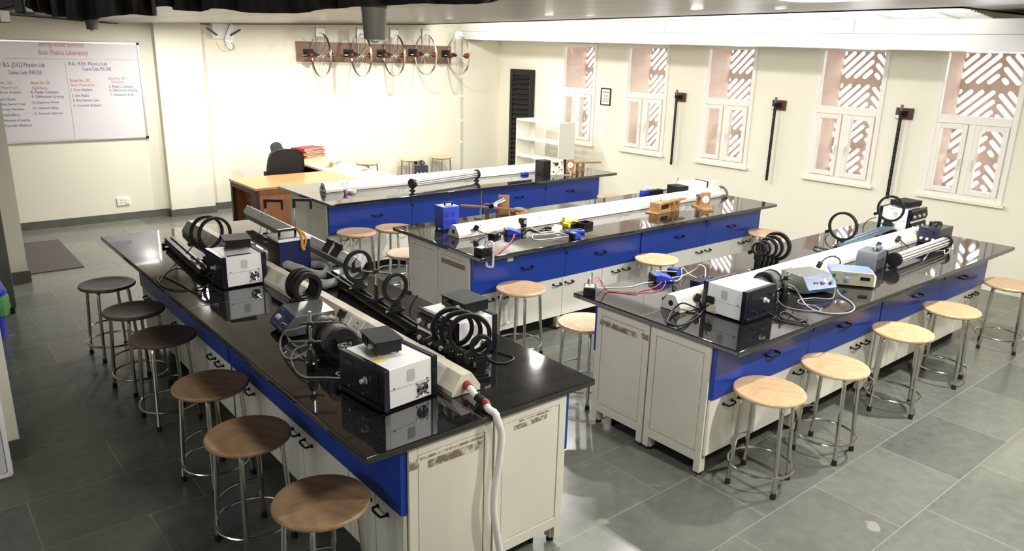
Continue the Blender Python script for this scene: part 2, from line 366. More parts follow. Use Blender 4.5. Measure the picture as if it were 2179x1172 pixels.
# windows: white frame, fixed light over two casements, sandstone reveal and pierced stone screen outside
def stadium(cx, cy, L, r, ang, n=6):
    u = Vector((math.cos(ang), math.sin(ang))); w = Vector((-u.y, u.x)); c = Vector((cx, cy)); out = []
    for sgn, a0 in ((1, -math.pi/2), (-1, math.pi/2)):
        for i in range(n+1):
            t = a0+math.pi*i/n; out.append(c+u*(sgn*L/2+r*math.cos(t))+w*r*math.sin(t))
    return out
def lattice_mesh(y0, y1, z0, z1, thick):
    cu = bpy.data.curves.new('lattice', 'CURVE'); cu.dimensions = '2D'; cu.fill_mode = 'BOTH'; cu.extrude = thick/2
    def add(pts):
        s = cu.splines.new('POLY'); s.points.add(len(pts)-1); s.use_cyclic_u = True
        for p, q in zip(s.points, pts): p.co = (q[0], q[1], 0, 1)
    add([(y0, z0), (y1, z0), (y1, z1), (y0, z1)])
    rows = 4; rh = (z1-z0-.02)/rows; wd = y1-y0; r = .0245; ang = R(45)
    # y grows to the left in the photo: slots climb towards the middle from both sides
    apex = y0 + wd*.52
    for k in range(rows):
        a, b = z0+k*rh+.033, z0+(k+1)*rh-.033
        for lo, hi, sg in ((apex+.012, y1-.03, -1), (y0+.03, apex-.012, 1)):
            # clip diagonals to the half panel
            u = Vector((math.cos(ang)*sg, math.sin(ang))); nrm = Vector((-u.y, u.x)); step = .083
            c0 = Vector(((lo+hi)/2, (a+b)/2)); span = int(1.2/step)
            for i in range(-span, span+1):
                p = c0+nrm*(i*step+.02); t0, t1 = -9, 9
                for q, d, l, h in ((p.x, u.x, lo+r, hi-r), (p.y, u.y, a+r, b-r)):
                    e, f = (l-q)/d, (h-q)/d
                    t0 = max(t0, min(e, f)); t1 = min(t1, max(e, f))
                if t1-t0 < -.012: continue
                t1 = max(t1, t0+.004); q = p+u*(t0+t1)/2
                add(stadium(q.x, q.y, t1-t0, r, math.atan2(u.y, u.x)))
    o = bpy.data.objects.new('t', cu); C.objects.link(o)
    me = bpy.data.meshes.new_from_object(o.evaluated_get(bpy.context.evaluated_depsgraph_get()))
    bpy.data.objects.remove(o); bpy.data.curves.remove(cu)
    return me
def window(n, y0, y1):
    w = thing('window_%d' % n, '', '', (WX, (y0+y1)/2, SILL)); del w['label']; del w['category']; w['kind'] = 'structure'
    H = HEAD-SILL; h = (y1-y0)/2; tr = 1.845-SILL
    fx0, fx1 = -.018, .05
    f = MB().box(fx0, fx1, -h, -h+.06, 0, H).box(fx0, fx1, h-.06, h, 0, H).box(fx0, fx1, -h+.06, h-.06, 0, .055).box(fx0, fx1, -h+.06, h-.06, H-.06, H)
    f.box(fx0, fx1, -h+.06, h-.06, tr-.045, tr+.045).box(fx0, fx1, -.035, .035, .055, tr-.045)
    f.build('window_frame', 'upvc', w, .006)
    MB().box(fx0-.03, fx0+.01, -h-.03, h+.03, -.03, .004).build('window_sill', 'wall', w, .004)
    MB().box(.016, .022, -h+.055, h-.055, tr+.04, H-.055).build('pane', 'pane', w)
    for sg in (-1, 1):
        a, b = sorted((sg*.04, sg*(h-.066))); z0, z1 = .062, tr-.05; t = .055; x0, x1 = -.034, .03
        s = MB().box(x0, x1, a, a+t, z0, z1).box(x0, x1, b-t, b, z0, z1).box(x0, x1, a+t, b-t, z0, z0+t).box(x0, x1, a+t, b-t, z1-t, z1).build('casement', 'upvc', w, .005)
        MB().box(-.002, .004, a+t-.004, b-t+.004, z0+t-.004, z1-t+.004).build('pane', 'pane', s)
        yy = sg*.067; MB().box(-.046, -.034, yy-.012, yy+.012, .38, .46).tube([(-.052, yy, .45), (-.062, yy, .43), (-.062, yy, .33)], .007, 6).build('handle', 'upvc', s)
    rv = MB().box(.052, .60, h-.012, h+.02, 0, H).box(.052, .60, -h-.02, -h+.012, 0, H).box(.052, .60, -h, h, -.02, .012).box(.052, .60, -h, h, H-.012, H+.02)
    rv.build('stone_reveal', 'sand', w)
    me = lattice_mesh(-h-.05, h+.05, 0, H, .05)
    me.transform(Matrix(((0, 0, 1, .615), (1, 0, 0, 0), (0, 1, 0, 0), (0, 0, 0, 1))))
    me.materials.clear(); me.materials.append(M['sand'])
    o = bpy.data.objects.new('stone_lattice', me); C.objects.link(o); o.parent = w
M['pane'] = mat('window glass', (.95, .97, .96), .02)
nt = M['pane'].node_tree; out = nt.nodes['Material Output']; tb = nd(nt, 'BsdfTransparent'); gl = nd(nt, 'BsdfGlossy', _Roughness=.03); ms = nd(nt, 'MixShader'); ms.inputs[0].default_value = .07
nt.links.new(tb.outputs[0], ms.inputs[1]); nt.links.new(gl.outputs[0], ms.inputs[2]); nt.links.new(ms.outputs[0], out.inputs[0])
for i, (a, b) in enumerate(JAMB): window(i+1, a, b)
# ---------------------------------------------------------------- light
wd = bpy.data.worlds.new('sky'); bpy.context.scene.world = wd; wd.use_nodes = True
wd.node_tree.nodes['Background'].inputs[0].default_value = (.93, .97, 1, 1); wd.node_tree.nodes['Background'].inputs[1].default_value = SKY
def fill_point(x, y, z, power, col=(1, .965, .9)):  # point light added out of view to brighten bench fronts and duct
    l = bpy.data.lights.new('fill_point', 'POINT'); l.shadow_soft_size = .3; l.energy = power; l.color = col
    o = bpy.data.objects.new('fill_point', l); C.objects.link(o); o.location = (x, y, z)
def lamp(x, y, size, power, col=(1, .965, .9)):
    l = bpy.data.lights.new('ceiling_lamp', 'AREA'); l.shape = 'DISK'; l.size = size; l.energy = power; l.color = col
    o = bpy.data.objects.new('ceiling_lamp', l); C.objects.link(o); o.location = (x, y, cz(x, y)-.03)
for x, y, p in LAMPS: lamp(x, y, .10, p*LAMPK)
def strip(p):   # unseen strip light added behind the ceiling edge to brighten the boxed duct
    l = bpy.data.lights.new('duct_fill_strip', 'AREA'); l.shape = 'RECTANGLE'; l.size = 8.4; l.size_y = .04; l.energy = p; l.color = (1, .97, .92)
    o = bpy.data.objects.new('duct_fill_strip', l); C.objects.link(o); o.location = (7.66, 7.3, 2.865); o.rotation_euler = (0, R(-90), 0); o.rotation_euler = (R(90), 0, R(-90))
strip(STRIP)
wl_ = bpy.data.lights.new('side_fill_light', 'AREA'); wl_.shape = 'RECTANGLE'; wl_.size = 2.6; wl_.size_y = 1.6; wl_.energy = SIDE; wl_.color = (.95, .97, 1)  # fill light added at the west wall, where no window is built
wo_ = bpy.data.objects.new('side_fill_light', wl_); C.objects.link(wo_); wo_.location = (-3.15, 2.6, 1.75); wo_.rotation_euler = (R(90), 0, R(-90))
for x, y, z, p in FILL_POINTS: fill_point(x, y, z, p*LAMPK)
sc = bpy.context.scene
sc.view_settings.view_transform = 'Standard'; sc.view_settings.look = 'None'; sc.view_settings.exposure = EXPO; sc.view_settings.gamma = 1; sc.view_settings.use_curve_mapping = False
sc.cycles.use_denoising = True; sc.cycles.max_bounces = 10; sc.cycles.diffuse_bounces = 5; sc.cycles.glossy_bounces = 5; sc.cycles.transparent_max_bounces = 8; sc.cycles.sample_clamp_indirect = 6
sc.cycles.caustics_reflective = False; sc.cycles.caustics_refractive = False
# ---------------------------------------------------------------- things on the walls and ceiling
wb = thing('whiteboard', 'white marker board covered in red and blue handwriting on left wall', 'whiteboard', (1.2, WB, 1.158))
bx0, bx1, bz = -2.2, 1.715, 1.264
MB().box(bx0, bx1, -.02, -.002, 0, bz).build('board_surface', 'board', wb)
MB().box(bx0, bx1, -.03, -.001, -.012, .012).box(bx0, bx1, -.03, -.001, bz-.012, bz+.012).box(bx1-.012, bx1+.012, -.03, -.001, -.012, bz+.012).build('frame', 'alubd', wb, .003)
for z in (0, bz): MB().box(bx1-.022, bx1+.016, -.034, -.001, z-.017, z+.017).build('corner_cap', 'blackmatte', wb, .005)
def text_mesh(body):
    cu = bpy.data.curves.new('t', 'FONT'); cu.body = body; cu.resolution_u = 3; cu.offset = .0
    o = bpy.data.objects.new('t', cu); C.objects.link(o)
    me = bpy.data.meshes.new_from_object(o.evaluated_get(bpy.context.evaluated_depsgraph_get())); bpy.data.objects.remove(o); bpy.data.curves.remove(cu)
    return me
def wrote(name, body, p0, p1, m, parent, origin, basis):
    """text stretched between two places on a flat surface; basis = (right, up, out)"""
    me = text_mesh(body)
    if not me.vertices: return
    xs = [v.co.x for v in me.vertices]; ys = [v.co.y for v in me.vertices]
    r, u, o_ = basis; d = Vector(p1)-Vector(p0); w, h = d.dot(r), d.dot(u)
    for v in me.vertices:
        a = (v.co.x-min(xs))/(max(xs)-min(xs))*w; b = (v.co.y-min(ys))/(max(1e-6, max(ys)-min(ys)))*h
        v.co = Vector(p0)+r*a+u*b-Vector(origin)+o_*.0012
    me.materials.clear(); me.materials.append(M[m]); o = bpy.data.objects.new(name, me); C.objects.link(o); o.parent = parent
X_, Z_, OUT_ = Vector((1, 0, 0)), Vector((0, 0, 1)), Vector((0, -1, 0))
K = .2816
TXT = [('आधारभूत भौतिकी प्रयोगशाला', 287, 362, 625, 322, 'inkred'), ('Basic Physics Laboratory', 292, 424, 660, 382, 'inkred'),
 ('/ B.S. [UG] Physics Lab', 5, 514, 335, 474, 'inkblue'), ('Course Code: PHR1010', 65, 562, 310, 532, 'inkblue'), ('No. 202', 5, 637, 88, 615, 'inkred'), ('Physics Lab', 10, 675, 130, 653, 'inkred'),
 ('Error Analysis', 2, 712, 155, 688, 'inkblue'), ('e/m Ratio', 2, 760, 115, 738, 'inkblue'), ('Biot Sevart Law', 5, 797, 190, 775, 'inkblue'), ('String Vibration', 13, 840, 178, 815, 'inkblue'), ('Hall Effect', 25, 880, 150, 857, 'inkblue'), ('Moment of Inertia', 31, 920, 223, 896, 'inkblue'), ('Current Balance', 35, 960, 240, 934, 'inkblue'),
 ('Room No. 201', 237, 638, 373, 612, 'inkred'), ('Dark Room', 245, 675, 353, 652, 'inkred'), ('8. Planks Constant', 235, 708, 440, 682, 'inkblue'), ('9. Diffraction Grating', 243, 747, 477, 717, 'inkblue'), ('10. Dispersive Power', 248, 789, 447, 762, 'inkblue'), ("11. Newton's Ring", 255, 832, 435, 804, 'inkblue'), ("12. Fresnel's Biprism", 260, 872, 472, 845, 'inkblue'),
 ('B.Sc. B.Ed. Physics Lab', 520, 501, 805, 470, 'inkblue'), ('Course Code: PHL1040', 622, 534, 835, 507, 'inkblue'), ('Room No. 202', 530, 619, 677, 595, 'inkred'), ('Basic Physics Lab', 540, 656, 713, 632, 'inkred'), ('1. Error Analysis', 537, 693, 693, 667, 'inkblue'), ('2. e/m Ratio', 543, 733, 668, 709, 'inkblue'), ('3. Biot Sevart Law', 550, 768, 745, 745, 'inkblue'), ('4. Current Balance', 555, 806, 762, 784, 'inkblue'),
 ('Room No. 201', 822, 603, 943, 580, 'inkred'), ('Dark Room', 843, 629, 935, 608, 'inkred'), ("5. Plank's Constant", 823, 666, 1002, 640, 'inkblue'), ('6. Diffraction Grating', 828, 698, 1035, 670, 'inkblue'), ("7. Newton's Ring", 835, 731, 1005, 704, 'inkblue')]
yb = WB-.0205
for body, a, b, c, d, m_ in TXT: wrote('handwriting', body, at(a*K, b*K, y=yb), at(c*K, d*K, y=yb), m_, wb, wb.location, (X_, Z_, OUT_))
def stroke(p, q, m_):
    a, b = at(*p, y=yb)-Vector(wb.location), at(*q, y=yb)-Vector(wb.location)
    MB().tube([a, b], .0022, 4, smooth=False).build('ruled_line', m_, wb)
stroke((8, 124), (294, 128), 'inkred'); stroke((138, 131), (160, 297), 'inkgrey')
def socket(label, x, y, z, w=.15, h=.085):
    s = thing('wall_socket', label, 'socket', (x, y, z))
    MB().box(-w/2, w/2, -.02, 0, -h/2, h/2).build('plate', 'plug', s, .004)
    MB().box(w*.12, w*.42, -.028, -.018, -h*.32, h*.32).build('rocker_switch', 'plug', s, .003)
    hl = MB()
    for dx, dz, r in ((-.03, .018, .007), (-.045, -.012, .005), (-.015, -.012, .005)): hl.cyl((dx, -.0215, dz), (dx, -.019, dz), r, n=10)
    hl.build('pin_hole', 'gap', s)
    return s
p = at(262, 428, y=WB); socket('white wall socket with rocker switch low on the wall under the whiteboard', p.x, WB, p.z, .17, .11)
p = at(486, 93, y=WW); socket('small white socket under the emergency lamp below the ceiling', p.x, WW, p.z, .11, .15)
p = at(470, 66, y=WW)
el = thing('emergency_lamp', 'square white emergency lamp with two dark arms below the ceiling', 'lamp', (p.x, WW, p.z))
MB().box(-.16, .16, -.09, 0, -.11, .11).build('housing', 'casew', el, .02)
for sg in (-1, 1): MB().cyl((sg*.1, -.1, -.06), (sg*.24, -.13, .03), .013).build('arm', 'greyd', el)
MB().tube([(.1, -.1, .1), (.04, -.12, 0), (-.01, -.12, -.13), (.05, -.1, -.25), (.13, -.06, -.26), (.16, -.03, -.2), (.12, -.025, -.16)], .006, 6).build('cable', 'cableg', el)
# board with five gyroscope wheels
p0, p1 = at(631, 131, y=WW-.02), at(959, 98, y=WW-.02)
tag(B(p0.x, p1.x, WW-.03, WW, 2.222, 2.527).build('mounting_board', 'walnut', None, .004), 'long brown wooden board on the back wall behind five wheels', 'board')
WL = ['leftmost of the five spoked wheels on the wall board', 'spoked wheel on the wall board, second from the left', 'middle one of the five spoked wheels on the wall board', 'spoked wheel on the wall board, fourth from the left', 'rightmost spoked wheel on the wall board, beside grey conduit']
def wheel():
    w = thing('gyroscope_wheel', WL[0], 'wheel', (0, 0, 0), 0, 'gyroscope wheels on the wall board')
    MB().lathe((0, 0, 0), (1, 0, 0), [(.325, -.014), (.338, -.016), (.34, 0), (.338, .016), (.325, .014), (.321, 0)], 64, True).build('rim', 'steel', w)
    MB().lathe((-.05, 0, 0), (1, 0, 0), [(.012, 0), (.028, .01), (.028, .016), (.016, .022), (.016, .078), (.028, .084), (.028, .09), (.012, .1)], 20).build('hub', 'chrome', w)
    sp = None
    for i in range(28):
        a = 2*math.pi*i/28; b = a+(.9 if i % 4 < 2 else -.9); x = .036*(1 if i % 2 else -1)
        if i < 4:
            s = MB().cyl((x, .026*math.cos(b), .026*math.sin(b)), (0, .324*math.cos(a), .324*math.sin(a)), .0017, n=5).build('spoke', 'chrome', w)
            if i == 0: base4 = []
            base4.append((s, a))
        else:
            s0, a0 = base4[i % 4]; s = s0.copy(); C.objects.link(s); s.parent = w; s.rotation_euler = (a-a0, 0, 0)
    MB().cyl((-.3, 0, 0), (.24, 0, 0), .008).build('axle', 'chrome', w)
    for sg in (-1, 1): MB().lathe((sg*.13, 0, 0), (sg, 0, 0), [(.014, -.04), (.02, -.02), (.02, .01), (.045, .02), (.052, .04), (.045, .07), (.02, .08), (.01, .085)], 20).build('handle', 'redk', w)
    fk = MB()
    for sg in (-1, 1): fk.cyl((sg*.075, 0, .0), (sg*.075, 0, .43), .006, n=8)
    fk.build('fork_rod', 'steelgrey', w)
    MB().rbox((0, 0, .345), (.15, .05, .13)).build('fork_plate', 'white', w, .01)
    MB().rbox((-.06, .31, .03), (.17, .02, .12)).rbox((-.09, .16, .02), (.05, .3, .05)).box(-.24, -.06, -.02, .02, -.02, .03).build('bracket', 'blackmatte', w, .006)
    return w
wproto = wheel()
for i, (px, pz) in enumerate(((682.5, 117.7), (768, 117.8), (838, 118), (905, 116.5), (975, 118.5))):
    p = at(px, pz, y=11.37); l = (p.x, 11.37, p.z)
    if i == 0: wproto.location = l
    else: dup(wproto, l, 0, WL[i])
p = at(981, 87, y=WW)
cd = thing('cable_conduit', 'grey plastic conduit pipe running down the back wall right of the wheels', 'conduit', (p.x, WW-.002, 0))
MB().box(-.022, .022, -.025, 0, .0, p.z).build('vertical_pipe', 'pipe', cd, .006)
MB().box(0, .45, -.025, 0, p.z-.02, p.z+.018).build('horizontal_pipe', 'pipe', cd, .006)
for z in (.8, 1.2, 1.65, 2.0): MB().box(-.03, .03, -.03, 0, z-.02, z+.02).build('clip', 'plug', cd, .004)
# framed certificate and three hanging bars between the windows
ct = thing('framed_certificate', 'small black framed certificate between two left windows', 'picture', (WX, 8.88, 1.645))
MB().box(-.02, 0, -.11, -.095, 0, .275).box(-.02, 0, .095, .11, 0, .275).box(-.02, 0, -.095, .095, 0, .016).box(-.02, 0, -.095, .095, .259, .275).build('frame', 'blackmatte', ct, .002)
MB().box(-.008, -.001, -.096, .096, .015, .26).build('sheet', 'meters', ct)
pr_ = MB().box(-.0088, -.0079, -.07, .07, .2, .222)
for i in range(4): pr_.box(-.0088, -.0079, -.07, .07, .05+.017*i, .059+.017*i)
pr_.cyl((-.0088, -.02, .15), (-.0079, -.02, .15), .02).box(-.0088, -.0079, .02, .04, .13, .17)
pr_.build('print', 'print_', ct)
PB = ['black perforated pendulum bar between the second and third windows', 'black perforated pendulum bar between third and fourth windows', 'black perforated pendulum bar nearest the camera, left of the last window']
def bar():
    t = thing('pendulum_bar', PB[0], 'bar', (0, 0, 0), 0, 'pendulum bars on the window wall')
    MB().box(-.025, 0, -.1, .1, 0, .13).build('wood_block', 'redwood', t, .004)
    MB().box(-.14, -.02, -.012, .012, .055, .08).box(-.05, -.024, -.04, .04, .03, .1).build('support_bracket', 'blackmatte', t, .004)
    MB().box(-.11, -.095, -.019, .019, -.94, .10).build('bar', 'black', t, .003)
    hl = MB()
    for i in range(17): hl.cyl((-.1112, 0, -.90+i*.054), (-.1098, 0, -.90+i*.054), .006, n=8)
    hl.build('hole', 'steelgrey', t); MB().box(-.113, -.094, -.014, .014, .1, .17).build('clamp', 'greyp', t, .004)
    MB().box(-.0265, -.024, .05, .095, .005, .045).build('label', 'meters', t)
    return t
bp = bar()
for i, (px, py) in enumerate(((1447, 205), (1657, 222), (1924, 240))):
    p = at(px, py, x=WX-.02); l = (WX, p.y, p.z-.075)
    if i == 0: bp.location = l
    else: dup(bp, l, 0, PB[i])
# ceiling fixtures and the black cloth hanging close to the camera
for (px, py, dist, r, lab) in ((797, 84, 5.0, .072, 'grey tapered ceiling fixture hanging in front of the five wheels'), (197, 63, 9.2, .066, 'grey tapered ceiling fixture hanging above the whiteboard')):
    d = (RT*((px-CX)/FPX)+DN*((py-CY)/FPX)+FW)*dist+EYE
    g = thing('ceiling_fixture', lab, 'ceiling light', (d.x, d.y, d.z)); h = cz(d.x, d.y)-d.z
    MB().lathe((0, 0, 0), (0, 0, 1), [(r*.95, 0), (r, .01), (r*1.16, h-.01), (r*1.2, h)], 32).build('body', 'duct', g)
    MB().lathe((0, 0, -.025), (0, 0, 1), [(.004, 0), (r*.35, .006), (r*.5, .016), (r*.5, .026)], 24).build('lens', 'lens', g)
def curtain(name, label, pts, seed):
    rr = random.Random(seed); mb = MB(); n = len(pts); top = []; bot = []
    vs = []; ph = rr.random()*6
    for i, (px, py, d) in enumerate(pts):
        q = (RT*((px-CX)/FPX)+DN*((py-CY)/FPX)+FW)*d+EYE; vs.append(q)
    sp = spline(vs, 8); k = len(sp)
    nrm = Vector((-.62, -.78, 0)).normalized(); V = []
    for i, q in enumerate(sp):
        fold = .016*math.sin(i*.55+ph)+.006*math.sin(i*1.7+1); topz = cz(q.x, q.y)-.002
        for j in range(6):
            t = j/5; V.append(Vector((q.x, q.y, q.z+(topz-q.z)*t))+nrm*fold*(1-.55*t))
    F = [(i*6+j, (i+1)*6+j, (i+1)*6+j+1, i*6+j+1) for i in range(k-1) for j in range(5)]
    mb.add(V, F); o = mb.build(name, 'cloth', None, 0, 60); s = o.modifiers.new('solid', 'SOLIDIFY'); s.thickness = .004
    return tag(o, label, 'cloth')
curtain('black_cloth', 'black cloth hanging from the ceiling above the whiteboard, the left one', [(66, 5, 1.75), (72, 25, 1.75), (95, 27, 1.76), (112, 36, 1.76), (150, 36, 1.77), (157, 43, 1.77), (215, 39, 1.78), (270, 30, 1.79), (312, 33, 1.8), (331, 32, 1.8)], 2)
curtain('black_cloth', 'long black cloth hanging from the ceiling above the wheels, the right one', [(318, 14, 1.95), (362, 14, 1.95), (372, 21, 1.95), (420, 24, 1.95), (470, 19, 1.94), (540, 28, 1.94), (640, 27, 1.92), (700, 19, 1.92), (760, 15, 1.9), (850, 10, 1.9), (930, 8, 1.88), (1020, 9, 1.86), (1065, -2, 1.85)], 5)
q = (RT*((22-CX)/FPX)+DN*((18-CY)/FPX)+FW)*2.3+EYE
br = thing('ceiling_bracket', 'dark equipment bracket under the ceiling at top left corner', 'bracket', (q.x, q.y, q.z), YAW)
MB().rbox((.0, -.045, .03), (.06, .035, .09)).box(-.02, .02, -.055, -.03, .04, cz(q.x, q.y)-q.z).build('mount_post', 'blackmatte', br, .008)
MB().rbox((0, .03, .012), (.05, .13, .04), (-14, 0, 0)).build('arm', 'blackmatte', br, .005)
MB().rbox((0, .06, -.022), (.05, .08, .04)).build('clamp', 'duct', br, .004)
# ---------------------------------------------------------------- benches
DX = [0, .25, .5, 1.02, 1.53, 1.78, 2.03]     # door seams along one cabinet unit
UD = .447
def end_panel(u, x, sgn, tape=None):
    """framed end panel of a unit; x = end plane, sgn = outward direction"""
    a, b = sorted((x, x+sgn*.014)); H = .846
    f = MB().box(a, b, 0, .045, .03, H).box(a, b, UD-.045, UD, .03, H).box(a, b, .045, UD-.045, .79, H).box(a, b, .045, UD-.045, .10, .158)
    e = f.build('end_panel', 'cab', u, .002)
    xb = x+sgn*.002; a, b = sorted((x, xb)); MB().box(a, b, .04, UD-.04, .12, .8).build('seam', 'gap', e)
    a, b = sorted((x+sgn*.002, x+sgn*.012)); MB().box(a, b, .049, UD-.049, .162, .786).build('inset_panel', 'cab', e, .002)
    if tape:
        for (y0, y1, z0, z1, m_) in tape:
            a, b = sorted((x+sgn*.013, x+sgn*.0152)); MB().box(a, b, y0, y1, z0, z1).build('tape_residue', m_, e)
def handle_mesh(l=.10, vertical=False):
    return MB().tube([(-l/2, 0, 0), (-l/2, -.028, 0), (-l*.3, -.034, -.006), (l*.3, -.034, -.006), (l/2, -.028, 0), (l/2, 0, 0)], .0058, 8, 3).cyl((-l/2, -.001, 0), (-l/2, -.006, 0), .011, n=10).cyl((l/2, -.001, 0), (l/2, -.006, 0), .011, n=10)
PROTO = {}
def unit():
    u = thing('base_cabinet', 'x', 'cabinet', (0, 0, 0), 0, None)
    L = DX[-1]
    MB().box(.06, L-.06, .12, .135, .0, .155).build('toe_shade_board', 'blackmatte', u)  # black board added to deepen the shade under the doors
    MB().box(.008, L-.008, .0, UD-.004, .15, .846).box(0, L, .04, UD, .80, .847).build('carcass', 'cab', u)
    for x in (.03, L-.03, L*.5):
        for y in (.03, UD-.03):
            l = MB().box(x-.022, x+.022, y-.022, y+.022, .025, .152).build('leg', 'cab', u)
            MB().cyl((x, y, 0), (x, y, .027), .02, .017, 12).build('rubber_foot', 'rubber', l)
    for k, (a, b) in enumerate(((0, 1.03), (1.03, L))):
        d = MB().box(a+.002, b-.002, -.032, 0, .517, .833).build('drawer', 'blue', u, .002)
        h = handle_mesh(.115); h.v = [v+Vector(((a+b)/2+(.06 if k == 0 else -.06), -.032, .675)) for v in h.v]; h.build('handle', 'black', d)
        if k == 0:
            lx = b-.005; lk = MB().cyl((lx, -.03, .772), (lx, -.04, .772), .014, n=14).cyl((lx, -.04, .772), (lx, -.056, .772), .006, n=8).build('lock', 'steelgrey', d)
            MB().tube([(lx, -.052, .772), (lx+.012, -.056, .76), (lx+.006, -.054, .744)], .003, 6).rbox((lx+.008, -.05, .735), (.014, .004, .026)).build('key', 'blackmatte', lk)
    for k, (a, b) in enumerate(zip(DX, DX[1:])):
        d = MB().box(a+.003, b-.003, -.02, 0, .147, .51).build('door', 'cabdoor', u, .002)
        x = b-.075 if k % 2 == 0 else a+.075
        h = handle_mesh(.085); h.v = [v+Vector((x, -.02, .455)) for v in h.v]; h.build('handle', 'black', d)
    return u
UPROTO = unit()
first = [True]
def place_unit(x, y, rz, label, flip_end=None, tape=None):
    if first[0]: u = UPROTO; u.location = (x, y, 0); u.rotation_euler = (0, 0, rz); u['label'] = label; first[0] = False; ROOT[u] = Matrix.Translation((x, y, 0)) @ Matrix.Rotation(rz, 4, 'Z')
    else: u = dup(UPROTO, (x, y, 0), rz, label)
    u['group'] = 'cabinets under the lab benches'
    UN.append((u, flip_end, tape)); return u
UN = []
def bench(desc, ox, oy, rz, sx0, L, Wd, cx0, cyA, tapes):
    """ox, oy, rz: frame of the bench, x along it; slab sx0..sx0+L by 0..Wd; cabinets start at cx0, front row at cyA"""
    Mx = Matrix.Translation((ox, oy, 0)) @ Matrix.Rotation(rz, 4, 'Z')
    t = thing('worktop', 'polished black granite worktop of the '+desc[0], 'worktop', Mx @ Vector((sx0, 0, .847)), rz, 'granite worktops')
    MB().box(0, L, 0, Wd, 0, TOP-.847).build('slab', 'granite', t, .007)
    zt = TOP-.847
    MB().box(L*.495, L*.495+.003, .004, Wd-.004, zt, zt+.0006).build('slab_joint', 'joint', t)
    MB().box(.004, L-.004, Wd*.55, Wd*.55+.003, zt, zt+.0006).build('slab_joint', 'joint', t)
    for k in (0, 1):
        x = cx0+k*2.05
        p = Mx @ Vector((x, cyA, 0)); place_unit(p.x, p.y, rz, desc[1+k], ('lo' if k == 0 else 'hi'), tapes[0] if k == 0 else None)
        p = Mx @ Vector((x+2.03, cyA+2*UD+.012, 0)); place_unit(p.x, p.y, rz+math.pi, desc[3+k], ('hi' if k == 0 else 'lo'), tapes[1] if k == 0 else None)
    return Mx
tp = lambda *a: [tuple(q) for q in a]
bench(('left bench in the foreground', 'cabinet at the near right end of left foreground bench, white hose in front', 'far cabinet of left foreground bench, on its right side', 'cabinet at near left end of left foreground bench, beside front stools', 'far cabinet of left foreground bench, behind the farthest brown stools'),
      2.5506, 2.379, math.pi/2, 0, 4.482, 1.284, .045, .165, [tp((.1, .3, .775, .783, 'tape'), (.13, .33, .742, .765, 'tape')), tp((.10, UD-.055, .715, .752, 'tape'), (.06, .40, .765, .775, 'tape'), (.0, .05, .73, .78, 'tape'))])
bench(('middle bench with the yellow multimeter', 'cabinet at near end of the middle bench, with small white label', 'window end cabinet of the middle bench, facing the camera', 'rear cabinet of the middle bench at its left end', 'rear cabinet of the middle bench at its window end'),
      3.463, 4.527, 0, 0, 4.182, 1.335, .045, .195, [tp((.06, UD-.05, .715, .755, 'tapeb')), tp((.1, .2, .66, .664, 'tape'))])
bench(('right bench with white box and meters', 'cabinet at near end of the right bench, behind two front stools', 'far cabinet of the right bench, by the window wall stools', 'rear cabinet of the right bench at its near left end', 'rear cabinet of the right bench at its window end'),
      3.4507, 2.16, 0, 0, 4.21, 1.316, .03, .19, [None, tp((.03, UD-.1, .725, .76, 'tape'), (UD-.06, UD, .735, .77, 'tape'))])
bench(('back bench beside the wooden desk', 'cabinet at left end of the back bench, facing the camera', 'window end cabinet of the back bench, facing the camera', 'rear cabinet of the back bench beside the wooden desk', 'rear cabinet of the back bench at its window end'),
      3.458, 7.087, 0, 0, 4.32, 1.34, .055, .19, [None, None])
# end panels go on the outer end of every unit
for u, e, tape in UN:
    if e == 'lo': MB().box(DX[-1], DX[-1]+.018, -.02, .03, .15, .84).build('cover_strip', 'steel', u)
    if 'white label' in u['label']:
        MB().box(.36, .42, -.0345, -.032, .755, .785).build('label', 'label', u)
    if e == 'lo': end_panel(u, 0, -1, tape)
    else: end_panel(u, DX[-1], 1, tape)
# ---------------------------------------------------------------- stools
def stool():
    t = thing('lab_stool', 'x', 'stool', (0, 0, 0), 0, 'round wooden lab stools')
    MB().lathe((0, 0, .575), (0, 0, 1), [(.001, .016), (.10, .0165), (.15, .019), (.185, .0245), (.2, .024), (.2055, .016), (.2045, .006), (.197, 0), (.001, 0)], 48).build('seat', 'ply', t)
    MB().tube([(.145*math.cos(a*math.pi/12), .145*math.sin(a*math.pi/12), .566) for a in range(24)], .0085, 8, 1, True).build('seat_ring', 'steel', t)
    for k in range(4):
        a = math.pi/4+k*math.pi/2; c, s = math.cos(a), math.sin(a); q = lambda r, z: (r*c, r*s, z)
        l = MB().tube([q(.11, .566), q(.142, .562), q(.158, .54), q(.166, .45), q(.19, .03)], .0125, 10, 4).build('leg', 'steel', t)
        MB().lathe(q(.1905, 0), (0, 0, 1), [(.0165, 0), (.0165, .012), (.0145, .035)], 14).build('rubber_foot', 'rubber', l)
    MB().tube([(.186*math.cos(a*math.pi/16), .186*math.sin(a*math.pi/16), .125) for a in range(32)], .0085, 8, 1, True).build('foot_ring', 'steel', t)
    n = 9; MB().tube([(.178*math.cos(math.pi*.25+a*math.pi/2/(n-1)), .178*math.sin(math.pi*.25+a*math.pi/2/(n-1)), .235) for a in range(n)], .0075, 8, 2).build('upper_rung', 'steel', t)
    return t
SP = stool(); sfirst = [True]
def put_stool(x, y, rz, label, seat=None):
    if sfirst[0]: s = SP; s.location = (x, y, 0); s.rotation_euler = (0, 0, rz); s['label'] = label; sfirst[0] = False
    else: s = dup(SP, (x, y, 0), rz, label, None, {'seat': seat} if seat else None)
    return s
